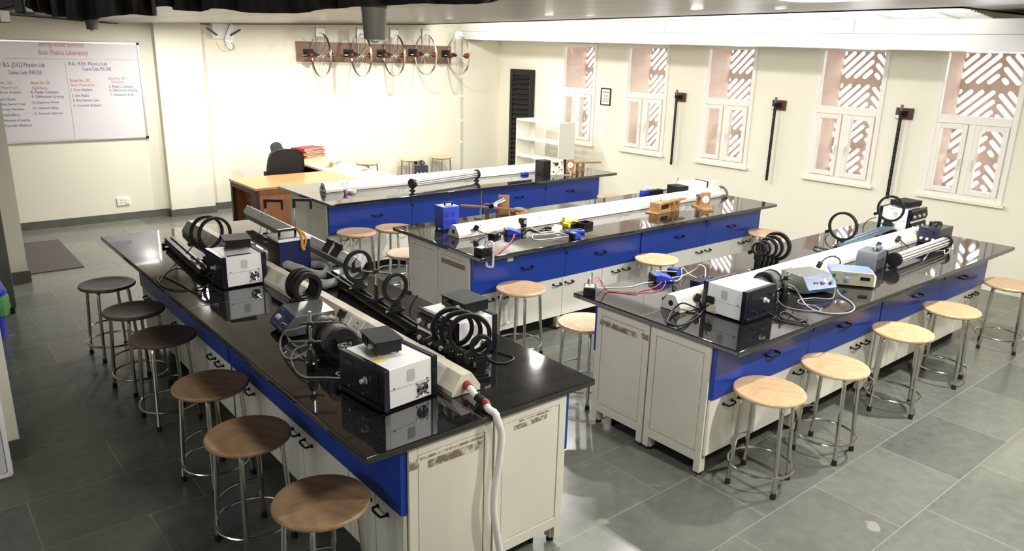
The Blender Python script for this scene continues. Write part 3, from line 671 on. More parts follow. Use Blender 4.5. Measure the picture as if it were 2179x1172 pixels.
for x, y, rz, lab, st in [
 (3.728, 2.11, .25, 'pale round stool nearest the camera in the row along the right bench', None),
 (4.40, 2.07, .1, 'second pale stool from the front along the right bench', None), (5.40, 2.096, .45, 'third pale stool from the front along the right bench', None),
 (6.245, 2.095, .2, 'fourth pale stool from the front along the right bench', None), (7.44, 2.08, .3, 'stool at the far right picture edge beyond the right bench', None),
 (1.19, 6.424, .15, 'dark brown stool farthest from the camera in the left row', 'plydark'), (1.196, 5.649, .3, 'dark brown stool, second farthest in the left row', 'plydark'),
 (1.212, 4.999, .1, 'brown stool in the left row, third from its far end', 'plydark'), (1.205, 4.067, .35, 'brown stool in the left row, third from the front', 'plymid'),
 (1.155, 3.373, .2, 'brown stool in the left row, second from the front', 'plymid'), (1.185, 2.633, .1, 'brown stool nearest the camera, beside the left bench corner', 'plymid'),
 (3.675, 6.953, .1, 'left one of two stools in front of the back bench', None), (4.104, 6.912, .5, 'right one of two stools in front of the back bench', None),
 (3.66, 5.92, .2, 'stool mostly hidden behind the left end of the middle bench', None), (3.823, 4.456, .3, 'pale stool at near corner of middle bench, under clamped black box', None),
 (5.486, 4.43, .15, 'pale stool with ring grain halfway along the middle bench', None), (7.392, 4.46, .2, 'stool at the window end of the middle bench, behind black rings', None),
 (7.52, 6.93, .2, 'stool top just visible at window end of back bench', None), (3.68, 3.56, .2, 'stool tucked behind the near left corner of the right bench', None),
 (6.293, 11.43, .2, 'left one of three stools along the back wall', None), (7.153, 11.43, .4, 'middle one of three stools along the back wall', None), (7.814, 11.45, .1, 'right one of three stools along the back wall', None)]:
    put_stool(x, y, rz, lab, st)
# ---------------------------------------------------------------- desk corner
dk = thing('office_desk', 'honey coloured wooden desk with reddish front beside the back bench', 'desk', (3.44, 9.09, 0))
MB().prism([(0, 0), (1.425, 0), (1.38, .9), (0, .9)], 'z', .72, .75).build('desktop', 'oak', dk, .003)
MB().box(.03, 1.38, .02, .04, .03, .72).build('front_panel', 'teak', dk, .002)
MB().box(.16, .18, .05, .84, .03, .72).build('side_panel', 'teak', dk, .002)
MB().box(.01, .055, .01, .07, 0, .72).box(.01, .055, .83, .89, 0, .72).box(.01, .055, .07, .83, .66, .72).build('trim_post', 'darkwood', dk, .002)
MB().box(.03, 1.36, .85, .87, .05, .72).build('back_panel', 'teak', dk, .002)
rd = thing('return_desk', 'pale maple side desk running to the back wall behind the chairs', 'desk', (4.86, 9.2, 0))
MB().add([(x, y, z) for z in (.722, .752) for x, y in ((.008, -.11), (.61, -.11), (.58, 2.24), (.0, 2.24), (-.038, .8))], [tuple(range(5))[::-1], tuple(range(5, 10))]+[(i, (i+1) % 5, 5+(i+1) % 5, 5+i) for i in range(5)]).build('desktop', 'maple', rd, .003)
MB().box(.54, .56, .9, 2.2, .02, .722).box(.03, .54, 2.18, 2.2, .02, .722).build('panel', 'darkwood', rd, .002)
g_ = [at(720, 345, z=.752), at(715, 348.5, z=.752), at(777, 360.5, z=.752), at(773, 363.5, z=.752)]
for q in g_: MB(True).lathe((q.x, q.y, .752), (0, 0, 1), [(.04, 0), (.04, .003), (.03, .004), (.005, .002)], 20).build('cable_grommet', 'greyd', rd)
def office_chair(label, x, y, rz, w=.5, tilt=8):
    c = thing('office_chair', label, 'chair', (x, y, 0), rz, 'black office chairs')
    bk = MB(); n = 12
    pts = [(w/2*a, b) for a, b in ((-.86, 0), (.86, 0), (1, .2), (1, .36), (.95, .46), (.8, .535), (.55, .565), (0, .575), (-.55, .565), (-.8, .535), (-.95, .46), (-1, .36), (-1, .2))]
    vs = []
    for yy, sc in ((-.03, .96), (-.045, 1), (.01, 1), (.035, .93)):
        for a, b in pts:
            aa, bb = a*sc, .28+(b-.28)*sc; vs.append((aa, yy-.10*(aa/w*2)**2*.45+.03*math.cos(bb*6)-(bb)*math.tan(R(tilt)), .5+bb))
    k = len(pts); fs = [tuple(range(k))[::-1], tuple(range(3*k, 4*k))]+[(j*k+i, j*k+(i+1) % k, (j+1)*k+(i+1) % k, (j+1)*k+i) for j in range(3) for i in range(k)]
    bk.add(vs, fs); bk.build('backrest', 'chair', c, .012)
    MB().lathe((0, .3, .44), (0, 0, 1), [(.2, 0), (.26, .02), (.275, .05), (.255, .08), (.1, .085)], 28).build('seat', 'chair', c)
    MB().tube([(0, .1, .42), (0, -.09, .44), (0, -.12, .6)], .02, 8).build('back_stem', 'blackmatte', c)
    MB().cyl((0, .3, .1), (0, .3, .44), .028).build('gas_column', 'blackmatte', c)
    for i in range(5):
        a = 2*math.pi*i/5+.3; p = Vector((math.cos(a)*.28, .3+math.sin(a)*.28, .075))
        l = MB().tube([(0, .3, .12), (p.x*.5, .3+(p.y-.3)*.5, .105), p], .02, 8, 3).build('leg', 'blackmatte', c)
        MB().cyl(p+Vector((-.02, 0, -.045)), p+Vector((.02, 0, -.045)), .03, n=14).build('caster', 'blackmatte', l)
    for sg in (-1, 1): MB().box(sg*(w/2-.03), sg*(w/2+.012), -.09, .0, .52, .78).build('side_bracket', 'blackmatte', c, .006)
    return c
office_chair('black fabric office chair seen from behind at the wooden desk', 4.28, 10.22, .12, .56, 4)
office_chair('second black office chair, its tilted backrest showing behind the first', 4.70, 10.78, -2.2, .44, 20)
# stack of files and a small jar on the side desk
p = at(655, 333, z=.752); col_ = ['files', 'files2', 'files', 'files2', 'files', 'files2', 'files']
FL = ['lowest crimson file in the pile', 'second file from bottom, red, in the pile', 'third file from bottom, crimson, in the pile', 'middle red file of the pile', 'third file from top, crimson, in the pile', 'second file from top, red, in the pile', 'topmost crimson file of the pile']
for i in range(7):
    f = thing('file_folder', FL[i]+' on the side desk', 'file', (p.x+.02*math.sin(i*2.1), p.y-.02, .752+i*.022), .35+.05*math.sin(i*1.7), 'pile of red files on the side desk')
    MB().box(-.22, .22, -.15, .15, 0, .003).box(-.22, .22, -.15, .15, .0185, .0215).box(-.223, -.22, -.15, .15, 0, .0215).build('cover', col_[6-i], f)
    MB().box(-.215, .21, -.145, .143, .003, .0185).build('sheets', 'pages', f)
p = at(699, 355, z=.752)
j = thing('small_jar', 'small round olive jar lying on the pale side desk', 'jar', (p.x, p.y, .752))
MB().lathe((0, -.02, .04), (.3, -1, 0), [(.01, -.05), (.04, -.045), (.04, .03), (.036, .035)], 20).build('body', 'bone', j); MB().lathe((0, -.02, .04), (.3, -1, 0), [(.038, .034), (.038, .048), (.012, .05)], 20).build('lid', mat('olive lid', sr(132, 126, 74), .4), j)
# ---------------------------------------------------------------- rack and shelf by the window wall
yr0, yr1 = at(1133, 147, x=9.27).y, at(1087, 148, x=9.27).y
rk = thing('louvred_cabinet', 'tall narrow black louvred cabinet in the far corner behind the white shelf', 'cabinet', (9.27, (yr0+yr1)/2, 0)); h = (yr1-yr0)/2; Hh = at(1110, 147.5, x=9.27).z
MB().box(.0, .06, -h, h, .05, Hh).build('body', 'blackmatte', rk, .006)
MB().box(-.02, .0, -h, -h+.07, .05, Hh).box(-.02, 0, h-.08, h, .05, Hh).box(-.02, 0, -h+.07, h-.08, Hh-.1, Hh).box(-.02, 0, -h+.07, h-.08, .05, .12).build('door_frame', 'black', rk, .003)
lv = MB()
for i in range(21): lv.rbox((-.008, -.005, .2+i*.09), (.03, 2*h-.17, .045), (0, 35, 0))
lv.build('louvres', 'black', rk); MB().box(-.03, -.02, -h+.03, -h+.045, 1.75, 1.95).build('handle', 'greyd', rk)
for s in (-1, 1): MB().box(.005, .055, s*h-s*.08, s*h, 0, .052).build('foot', 'rubber', rk)
xs_ = 8.62; a, b = at(1190, 280, x=xs_).y, at(1098, 270, x=xs_).y; zt = at(1145, 257, x=xs_).z
sh = thing('bookshelf', 'empty white open bookshelf standing in front of the black louvred cabinet', 'shelf', (xs_, a, 0)); L = b-a
MB().box(0, .36, 0, .02, 0, zt).build('side_panel', 'white', sh, .002); MB().box(0, .36, L-.02, L, 0, zt).build('side_panel', 'white', sh, .002)
z2 = at(1145, 299, x=xs_).z; z3 = at(1145, 337, x=xs_).z
for z in (zt-.012, z2, z3, z3-.34, .08): MB().box(0, .36, .02, L-.02, z-.022, z).build('shelf', 'white', sh, .002)
MB().box(.345, .36, .02, .1, .0, zt).box(.345, .36, L-.1, L-.02, 0, zt).build('back_strip', 'white', sh)
# ---------------------------------------------------------------- left side: mat, bin, cupboard, board
tag(B(.3, 1.525, 9.32, 10.86, 0, .012).build('floor_mat', 'mat', None, .004), 'grey speckled door mat on the floor below the whiteboard', 'mat')
cb = thing('steel_cupboard', 'grey steel cupboard edge standing behind the blue bin', 'cupboard', (.28, 7.97, 0))
MB().box(0, .43, 0, .5, .06, 2.0).build('body', 'steelgrey', cb, .004); MB().box(.005, .425, -.018, 0, .08, 1.98).build('door', 'steelgrey', cb, .003)
for x in (.03, .40):
    for y in (.03, .47): MB().cyl((x, y, 0), (x, y, .062), .02, n=12).build('foot', 'rubber', cb)
bn = thing('waste_bin', 'blue plastic waste bin with green liner at the left edge', 'bin', (.40, 7.35, 0))
MB().lathe((0, 0, 0), (0, 0, 1), [(.12, 0), (.15, .01), (.16, .05), (.19, .42), (.185, .42), (.15, .05), (.14, .03)], 36).build('bucket', 'bin', bn)
mb = MB(); n = 40; prof = [(.192, .40), (.2, .36), (.206, .28), (.188, .22), (.186, .225), (.196, .3), (.19, .36)]
vs = []
for k, (r, z) in enumerate(prof):
    for i in range(n):
        a = 2*math.pi*i/n; q = r*(1+.035*math.sin(a*7+k)+.03*math.sin(a*11+k*2)); vs.append((q*math.cos(a), q*math.sin(a), z+(.012*math.sin(a*5) if k in (3, 4) else 0)))
mb.add(vs, [(k*n+i, k*n+(i+1) % n, (k+1) % 7*n+(i+1) % n, (k+1) % 7*n+i) for k in range(7) for i in range(n)]); mb.build('bin_liner', 'bag', bn)
lid = MB().lathe((0, 0, 0), (0, 0, 1), [(.2, .395), (.202, .415), (.19, .44), (.15, .56), (.10, .62), (.02, .635)], 36).build('lid', 'bin', bn)
MB().rbox((-.02, -.137, .545), (.15, .012, .12), (-34, 0, 0)).build('swing_flap', 'plug', lid, .02)
q = at(30, 1012, y=4.6)
mw = thing('mobile_board', 'white framed panel with rounded corner at the lower left edge', 'board', (q.x, 4.6, q.z))
def rrect(x0, x1, z0, z1, r):
    o = []
    for cx, cz_, a0 in ((x1-r, z0+r, -90), (x1-r, z1-r, 0), (x0+r, z1-r, 90), (x0+r, z0+r, 180)):
        for i in range(7): t = R(a0+15*i); o.append((cx+r*math.cos(t), cz_+r*math.sin(t)))
    return o
MB().prism(rrect(-.6, 0, 0, .82, .02), 'y', 0, .03).build('frame', 'casew', mw, .004)
MB().prism(rrect(-.572, -.026, .03, .79, .012), 'y', -.002, .001).build('seam', 'gap', mw)
MB().prism(rrect(-.569, -.029, .033, .787, .012), 'y', -.004, .001).build('inner_panel', 'board', mw)
MB().box(-.57, -.54, .004, .026, -q.z, .02).box(-.12, -.09, .004, .026, -q.z, .02).build('leg', 'casew', mw)
# ---------------------------------------------------------------- raceways along the bench centres
T_ = TOP
def raceway(label, x0, y0, rz, L, m_, sockets, hw=.082):
    t = thing('power_raceway', label, 'power strip', (x0, y0, T_), rz, 'bench power raceways')
    prof = [(-hw, .002), (hw, .002), (hw, .03), (.028, .105), (-.028, .105), (-hw, .03)]
    MB().prism(prof, 'x', 0, L).build('casing', m_, t, .003)
    MB().lathe((0, 0, .05), (-1, 0, 0), [(.001, -.004), (.018, -.004), (.019, .0015), (.001, .0015)], 20).build('end_hole', 'gap', t)
    dv = Vector((0, hw-.028, -.075)).normalized()
    for x, sg in sockets:
        # plate lies on the sloping face
        ang = math.degrees(math.atan2(.075, hw-.028)); cy, cz_ = sg*(hw+.028)/2, .0675
        pl = MB().rbox((x, cy+sg*.002, cz_+.0015), (.19, .078, .007), (-sg*ang, 0, 0)).build('socket_plate', 'plug', t, .002)
        nv = Vector((0, sg*.075, hw-.028)).normalized(); u = Vector((0, sg*(hw-.028), -.075)).normalized(); c = Vector((x, cy, cz_))+nv*.0055
        hl = MB()
        for dx, du, r in ((-.045, -.014, .0065), (-.06, .013, .005), (-.03, .013, .005)): q = c+Vector((dx, 0, 0))+u*du; hl.cyl(q-nv*.002, q+nv*.0012, r, n=8)
        hl.build('pin_hole', 'gap', pl)
        MB().rbox(c+Vector((.045, 0, 0)), (.03, .05, .008), (-sg*ang, 0, 0)).build('rocker_switch', 'plug', pl, .002)
    return t
raceway('scuffed cream power raceway running along the left foreground bench', 1.93, 2.62, math.pi/2, 4.0, 'racewood', [(.22, 1), (.33, -1), (1.0, 1), (1.9, 1), (2.75, 1), (3.5, 1)])
raceway('white power raceway running along the middle bench', 3.70, 5.235, 0, 3.80, 'race', [(.30, -1), (1.0, -1), (1.55, -1), (2.1, -1), (2.6, -1), (3.2, -1)])
raceway('white power raceway running along the right bench', 3.70, 2.845, 0, 3.55, 'race', [(.36, -1), (1.35, -1), (2.0, -1), (2.6, -1), (3.1, -1)])
raceway('white power raceway running along the back bench', 3.72, 7.80, 0, 3.7, 'race', [(.32, -1), (1.05, -1), (2.0, -1), (2.75, -1)])
# ---------------------------------------------------------------- lamp supply boxes
def diamond(mb, y, sgn, cx, cz_, s=.036):
    for i in range(-5, 6):
        for k in range(-5, 6):
            if abs(i)+abs(k) > 6: continue
            a, b = (i+k)*s*.1, (i-k)*s*.13
            if abs(a)/s+abs(b)/(s*1.35) > 1.0: continue
            mb.box(cx+a-.0014, cx+a+.0014, y, y+sgn*.0012, cz_+b-.0017, cz_+b+.0017)
def supply(label, x, y, rz, w=.29, d=.28, h=.205, fan=-1, kind='lamp', plug_=0, slot=False):
    """front panel faces -x; w across the front, d front to back; fan on the side given"""
    t = thing('lamp_supply' if kind == 'lamp' else 'rack_instrument', label, 'power supply', (x, y, T_), rz, 'white boxed lamp supplies')
    c = .032; h0 = .012
    MB().box(c, d-c, -w/2, w/2, h0, h).build('cover', 'casew', t, .003)
    for xa, xb in ((0, c), (d-c, d)):
        MB().box(xa, xb, -w/2-.006, w/2+.006, .006, h+.004).build('panel_frame', 'panel', t, .004)
    for xx in (.03, d-.03):
        for yy in (-w/2+.03, w/2-.03): MB().cyl((xx, yy, 0), (xx, yy, .012), .01, n=10).build('foot', 'rubber', t)
    for sg in (-1, 1):
        yy = sg*w/2; v = MB(); diamond(v, yy, sg, d*.5, h*.72); v.build('vent', 'vent', t)
        s = MB().box(c+.001, d-c-.001, yy, yy+sg*.0006, h*.485, h*.492)
        for xx in (c+.025, d-c-.025): s.cyl((xx, yy, h*.52), (xx, yy+sg*.003, h*.52), .004, n=8)
        s.build('seam', 'greyd', t)
    yy = fan*w/2; fx, fz = d*.72, h*.30
    F = MB().lathe((fx, yy, fz), (0, fan, 0), [(.031, -.001), (.031, .002), (.001, .002)], 28).build('fan_opening', 'gap', t)
    g = MB()
    for r in (.030, .0235, .017, .0105): g.tube([(fx+r*math.cos(a*.3927), yy+fan*.004, fz+r*math.sin(a*.3927)) for a in range(16)], .0016, 5, 2, True)
    for k in range(4):
        a = math.pi/4+k*math.pi/2; g.tube([(fx+.008*math.cos(a), yy+fan*.005, fz+.008*math.sin(a)), (fx+.045*math.cos(a), yy+fan*.004, fz+.045*math.sin(a))], .0018, 5, smooth=False)
        g.cyl((fx+.044*math.cos(a), yy, fz+.044*math.sin(a)), (fx+.044*math.cos(a), yy+fan*.005, fz+.044*math.sin(a)), .005, n=8)
    g.build('fan_guard', 'chrome', F)
    if slot: MB().box(c+.02, d-c-.06, -w/2+.02, -w/2+.045, h, h+.0012).build('vent_slot', 'gap', t)
    if kind == 'lamp':
        MB().box(-.002, .001, -w*.40, w*.42, .05, h-.02).build('front_plate', 'panel', t)
        MB().box(-.004, -.001, w*.18, w*.36, h*.68, h*.86).build('display', 'display', t, .002)
        MB().lathe((-.002, -w*.12, h*.60), (-1, 0, 0), [(.018, 0), (.018, .004), (.012, .006), (.011, .028), (.003, .029)], 20).build('knob', 'knob', t)
        for yy_, zz in ((w*.2, .31), (-w*.12, .3), (-w*.3, .74)): MB().cyl((-.001, yy_, h*zz), (-.022, yy_, h*zz), .006, n=10).build('connector', 'chrome', t)
        MB().box(-.01, 0, -w/2+.01, w/2-.01, .008, .03).build('lower_lip', 'panel', t, .003)
    else:
        for k in (0, 1):
            z0, z1 = h*(.10+.46*k), h*(.44+.46*k)
            mrow = MB().box(-.012, .001, -w/2+.01, w/2-.01, z0, z1).build('module', 'blackmatte', t, .002)
            for i in range(6):
                yy_ = -w/2+.04+i*(w-.08)/5; MB().lathe((-.012, yy_, (z0+z1)/2), (-1, 0, 0), [(.015, 0), (.014, .014), (.004, .015)], 14).build('knob', 'knob' if i % 2 else 'greyd', mrow)
        MB().box(-.006, .001, -w/2+.005, w/2-.005, h*.46, h*.55).build('divider', 'alu', t)
    if plug_:
        yy = plug_*w/2; MB().box(d-c-.06, d-c-.01, yy, yy+plug_*.02, .07, .115).build('power_plug', 'blackmatte', t, .004); MB().box(d-c-.075, d-c-.005, yy, yy+plug_*.001, .008, .06).build('sticker', mat('pale stained sticker', sr(206, 206, 190), .7), t)
    return t
A_ = supply('white box with navy front and fan at the near left bench corner', 1.500, 2.842, .09, .345, .30, .20)
B_ = supply('white box with fan halfway back on the left bench, black rings behind', 1.575, 5.0, 0, .31, .30, .215, slot=True)
C_ = supply('white box with black module front behind the three big rings', 2.095, 3.125, .02, .33, .285, .208, kind='rack')
D_ = supply('white box with dark front and black lead near right bench corner', 4.02, 2.41, math.pi/2, .315, .315, .20, fan=-1, plug_=1)
E_ = supply('white box with module front at window end of the right bench', 7.52, 2.965, math.pi/2, .335, .30, .222, fan=1, kind='rack')
def small_box(label, x, y, z, rz, l=.16, w=.2, h=.07, front=-1):
    t = thing('black_meter_box', label, 'meter', (x, y, z), rz, 'small black boxes standing on the white supplies')
    MB().box(-l/2, l/2, -w/2, w/2, .012, h).build('case', 'blackmatte', t, .002)
    MB().box(-l/2-.008, l/2+.008, -w/2-.004, w/2+.004, h-.002, h+.001).build('lid', 'blackmatte', t)
    for sx in (-1, 1):
        for sy in (-1, 1): MB().cyl((sx*(l/2-.015), sy*(w/2-.02), 0), (sx*(l/2-.015), sy*(w/2-.02), .0125), .008, n=8).build('foot', 'greyp', t)
    x = front*l/2; MB().box(x, x+front*.004, .01, w/2-.02, .03, h-.012).build('display', 'display', t); MB().lathe((x, -w*.25, .04), (front, 0, 0), [(.012, 0), (.011, .016), (.003, .017)], 14).build('knob', 'knob', t)
    return t
small_box('flat black box on top of the front white supply, yellow note below', 1.645, 2.905, T_+.2055, -.15, .125, .19)
small_box('flat black box with pale knob on the white supply halfway back', 1.765, 5.075, T_+.2205, -.2, .16, .19)
small_box('flat black box on top of the white supply behind three rings', 2.285, 3.125, T_+.2125, .02, .155, .21)
small_box('flat black box on the white supply at the window end', 7.52, 3.10, T_+.2265, 1.4, .17, .24, .06, 1)
tag(W().box(1.535, 1.60, 2.775, 2.83, T_+.2002, T_+.2012).build('sticky_note', 'paper'), 'yellow sticky note on the front white box below the flat black box', 'note')
# ---------------------------------------------------------------- consoles with sloping fronts
def console(label, x, y, rz, w, l, h, face, n='measuring_console'):
    """sloping face towards -x"""
    t = thing(n, label, 'meter', (x, y, T_), rz, 'sloped front consoles')
    MB().prism([(.045, .012), (l, .012), (l, h), (.075, h), (.0, h*.36), (.0, .03)], 'y', -w/2, w/2).build('case', 'consoletop', t, .003)
    u = Vector((.075, 0, h*.64)).normalized(); nv = Vector((-u.z, 0, u.x)); o = Vector((0, 0, h*.36)); S = math.hypot(.075, h*.64)
    def on(s, yy, k=0): return o+u*(S*s)+Vector((0, yy, 0))+nv*k
    q = [on(.02, -w/2+.004), on(.02, w/2-.004), on(.98, w/2-.004), on(.98, -w/2+.004)]
    f = MB().add([p+nv*.0005 for p in q]+[p+nv*.004 for p in q], [(3, 2, 1, 0), (4, 5, 6, 7), (0, 1, 5, 4), (1, 2, 6, 5), (2, 3, 7, 6), (3, 0, 4, 7)]).build('face_plate', face, t)
    MB().box(-.002, .0, -w/2+.003, w/2-.003, .032, h*.355).build('lower_plate', face, t)
    def disc(s, yy, r, k, m_, nm): MB().lathe(on(s, yy, .003), nv, [(r, 0), (r*.9, k), (r*.3, k+.001)], 18).build(nm, m_, f)
    disc(.45, -w*.10 if w > .24 else w*.12, .016, .022, 'knob', 'knob'); disc(.35, -w*.33, .012, .018, 'chrome', 'connector'); disc(.45, w*.1, .008, .006, 'red', 'terminal'); disc(.45, w*.2, .008, .006, 'blackmatte', 'terminal')
    a = [on(.62, -w*.40, .0045), on(.62, -w*.16, .0045), on(.82, -w*.16, .0045), on(.82, -w*.40, .0045)]
    MB().add([p-nv*.001 for p in a]+[p+nv*.001 for p in a], [(3, 2, 1, 0), (4, 5, 6, 7), (0, 1, 5, 4), (1, 2, 6, 5), (2, 3, 7, 6), (3, 0, 4, 7)]).build('display', 'display', f)
    for s0, s1, y0, y1 in ((.84, .88, w*.1, w*.42), (.06, .09, w*.12, w*.26), (.06, .09, -w*.4, -w*.15)):
        a = [on(s0, y0, .0042), on(s0, y1, .0042), on(s1, y1, .0042), on(s1, y0, .0042)]; MB().add(a+[p+nv*.0004 for p in a], [(3, 2, 1, 0), (4, 5, 6, 7), (0, 1, 5, 4), (1, 2, 6, 5), (2, 3, 7, 6), (3, 0, 4, 7)]).build('print', 'print_', f)
    return t
console('grey topped meter with navy sloping front on left foreground bench', 1.535, 3.885, -.10, .24, .30, .125, 'consoled')
console('grey topped meter with bright blue sloping front on right bench', 4.815, 2.43, math.pi/2-.28, .265, .27, .13, 'console')
# beige meter with pale blue lid
bm_ = thing('beige_meter', 'beige digital meter with pale blue lid and tilted handle on right bench', 'meter', (5.19, 2.42, T_), math.pi/2-.96)
w, l, h = .285, .22, .108
MB().box(.012, l, -w/2, w/2, .014, h).build('case', 'lilac', bm_, .004); MB().box(0, .013, -w/2-.002, w/2+.002, .012, h+.002).build('front_panel', 'beige', bm_, .002)
MB().box(-.004, .001, w*.38, w*.46, .062, .09).build('rocker_switch', 'green', bm_, .002); MB().lathe((0, w*.12, .055), (-1, 0, 0), [(.017, 0), (.014, .02), (.004, .021)], 20).build('knob', mat('light blue knob', sr(90, 150, 220), .4), bm_)
MB().box(-.002, .001, -w*.42, -w*.2, .055, .08).build('display', 'display', bm_); MB().box(-.0012, .0005, -w*.12, w*.2, .09, .095).build('print', 'greyp', bm_); MB().cyl((0, w*.36, .045), (-.02, w*.36, .045), .007, n=10).build('connector', 'chrome', bm_)
for sg in (-1, 1):
    MB().rbox((.11, sg*(w/2+.012), .05), (.20, .02, .085)).build('handle_arm', 'bone', bm_, .012)
for x in (.03, l-.03):
    for yy in (-.1, .1): MB().cyl((x, yy, 0), (x, yy, .015), .01, n=10).build('foot', 'rubber', bm_)
# grey moulded instrument case
gb = thing('grey_instrument', 'grey moulded instrument with carrying handle standing behind the beige meter', 'meter', (5.83, 2.585, T_), .12)
MB().prism([(-.13, .0), (.10, .0), (.11, .12), (.07, .155), (-.11, .15), (-.13, .11)], 'y', -.07, .08).build('case', 'greyp', gb, .008)
MB().box(-.1, .05, -.078, -.07, .015, .10).build('front_recess', 'greyd', gb, .004); MB().box(.11, .135, -.075, .085, .0, .135).build('side_cover', 'blackmatte', gb, .004)
MB().tube([(-.07, -.03, .15), (-.06, -.03, .178), (.03, -.03, .18), (.04, -.03, .153)], .01, 8).rbox((-.01, -.03, .172), (.09, .05, .014)).build('handle', 'greyp', gb, .004); MB().box(-.05, .01, -.045, -.012, .180, .182).build('label', 'print_', gb)
# ---------------------------------------------------------------- coil drums on the benches
def drum(label, c0, ax, r, ln, hub=True):
    ax = Vector(ax).normalized(); t = thing('coil_drum', label, 'coil', (c0[0], c0[1], T_), math.atan2(ax.y, ax.x), 'black coil drums')
    z = r+.026
    MB().lathe((0, 0, z), (1, 0, 0), [(.03, 0), (r*.92, 0), (r, .006), (r, .02), (r*.93, .022), (r*.93, ln-.022), (r, ln-.02), (r, ln-.006), (r*.92, ln), (.03, ln)], 44).build('former', 'coil', t)
    MB().lathe((0, 0, z), (1, 0, 0), [(r*.935, .024), (r*.95, .03), (r*.95, ln-.03), (r*.935, ln-.024)], 44).build('winding', 'coilgrey', t)
    MB().box(.01, ln-.01, -r*.6, r*.6, 0, z-r*.78).build('cradle', 'blackmatte', t, .003)
    if hub: MB().lathe((0, 0, z), (-1, 0, 0), [(.026, -.01), (.038, .004), (.038, .022), (.031, .027), (.024, .022), (.012, .024), (.01, .037), (.002, .038)], 26).build('hub', 'chrome', t); MB().box(-.03, .0, -.045, .045, z+.02, z+.04).build('bracket', 'blackmatte', t, .002)
    return t
d1 = drum('black coil drum with chrome hub beside the front white box', (1.628, 3.265), (.07, 1, 0), .088, .12)
d2 = drum('black coil drum with yellow tag behind the chrome hub drum', (1.645, 3.46), (.06, 1, 0), .082, .11, False)
MB().rbox((.05, -.03, .1735), (.06, .05, .002), (-18, 0, 0)).build('tag', 'paper', d2)
drum('black and grey coil drum behind the white box on right bench', (4.22, 2.60), (1, .08, 0), .075, .11, False)
drum('second black and grey coil drum beside the steel clamp stand', (4.375, 2.62), (1, .08, 0), .085, .12, False)
def stand(label, x, y, h, rz):
    t = thing('clamp_stand', label, 'stand', (x, y, T_), rz, 'steel clamp stands')
    MB().lathe((0, 0, 0), (0, 0, 1), [(.028, 0), (.03, .004), (.026, .06), (.022, .1), (.012, .112)], 20).build('base', 'blackmatte', t); MB().cyl((0, 0, .1), (0, 0, h), .0085).build('rod', 'chrome', t)
    for z, a in ((h*.78, 1), (h*.47, -1)):
        b = MB().rbox((0, 0, z), (.03, .03, .028)).build('boss_head', 'blackmatte', t, .004)
        MB().cyl((-.05*a, .012, z), (.11*a, .012, z+.005), .006, n=10).build('cross_rod', 'chrome', b); MB().cyl((0, -.015, z), (0, -.045, z), .007, n=10).build('thumb_screw', 'steel', b)
    for k in range(5): a = k*1.256; MB().cyl((.02*math.cos(a), .02*math.sin(a), .055), (.034*math.cos(a), .034*math.sin(a), .048), .006, n=8).build('clamp_screw', 'steel', t)
    return t
s1 = stand('chrome rod stand with clamps in front of the black coil drums', 1.475, 3.30, .31, -.5)
s2 = stand('short chrome rod stand between white box and blue meter', 4.50, 2.535, .2, .2)
# ---------------------------------------------------------------- rails, rings and pins
def rail(label, p, q, m_='black', w=.05, h=.055):
    p, q = Vector((*p, T_)), Vector((*q, T_)); d = q-p; L = d.length
    t = thing('optical_rail', label, 'rail', p, math.atan2(d.y, d.x), 'optical rails')
    prof = [(-w*.5, .022), (-w*.28, .022), (-w*.28, .03), (w*.28, .03), (w*.28, .022), (w*.5, .022), (w*.5, .036), (w*.36, .042), (w*.46, .05), (w*.46, h+.012), (w*.2, h+.012), (w*.16, h), (-w*.16, h), (-w*.2, h+.012), (-w*.46, h+.012), (-w*.46, .05), (-w*.36, .042), (-w*.5, .036)]
    MB().prism(prof, 'x', 0, L).build('beam', m_, t, .001)
    for x in (.05, L-.05):
        f = MB().rbox((x, 0, .016), (.03, .13, .014)).build('rail_foot', 'blackmatte', t, .003)
        for sg in (-1, 1): MB().cyl((x, sg*.055, 0), (x, sg*.055, .03), .01, n=12).build('levelling_screw', 'blackmatte', f)
    return t
rail('black optical rail with two rings and pin on left bench', (2.148, 3.38), (2.247, 4.66))
rail('black optical rail at far left of the left bench, two rings beside it', (1.575, 5.20), (1.645, 6.27), w=.075)
rail('blue tinted metal rail along the rear side of the right bench', (6.2, 3.03), (7.36, 3.13), 'bluealu', .06)
def ring_stand(label, x, y, z, rz, ro, ri, hc, w=.022, handle=1, base=True, gname='black ring holders'):
    """ring facing along local x, centre at height hc above z"""
    t = thing('ring_holder', label, 'ring', (x, y, z), rz, gname)
    MB().ring((0, 0, hc), (1, 0, 0), ro, ri, w, 48).build('ring', 'blackmatte', t)
    b = MB().box(-.012, .012, -.03, .03, hc-ro-.03, hc-ro+.006).box(-.010, .010, -.022, .022, .02, hc-ro-.02).build('post', 'black', t, .002)
    if base: MB().box(-.03, .03, -.045, .045, 0, .022).box(-.018, .018, -.038, .038, .02, .034).build('carriage', 'black', t, .003); MB().cyl((0, .044, .012), (0, .066, .012), .008, n=10).build('thumb_screw', 'steel', t)
    for k in (-1, 0, 1): MB().cyl((-.0125, k*.014, hc-ro-.012), (-.0145, k*.014, hc-ro-.012), .003, n=8).build('screw', 'chrome', b)
    if handle:
        a = R(-28); c, s = math.cos(a), math.sin(a); hy = handle*(ro+.014)
        MB().rbox((0, hy*c, hc+(ro+.014)*s), (.022, .045, .028), (math.degrees(a)*handle, 0, 0)).build('plug_block', 'black', t, .003)
    return t
PI2 = math.pi/2
zr = T_+.066
ring_stand('upright black ring nearest the grey hose on the left bench rail', 2.216, 4.19, zr, PI2+.08, .105, .083, .152, .022, -1)
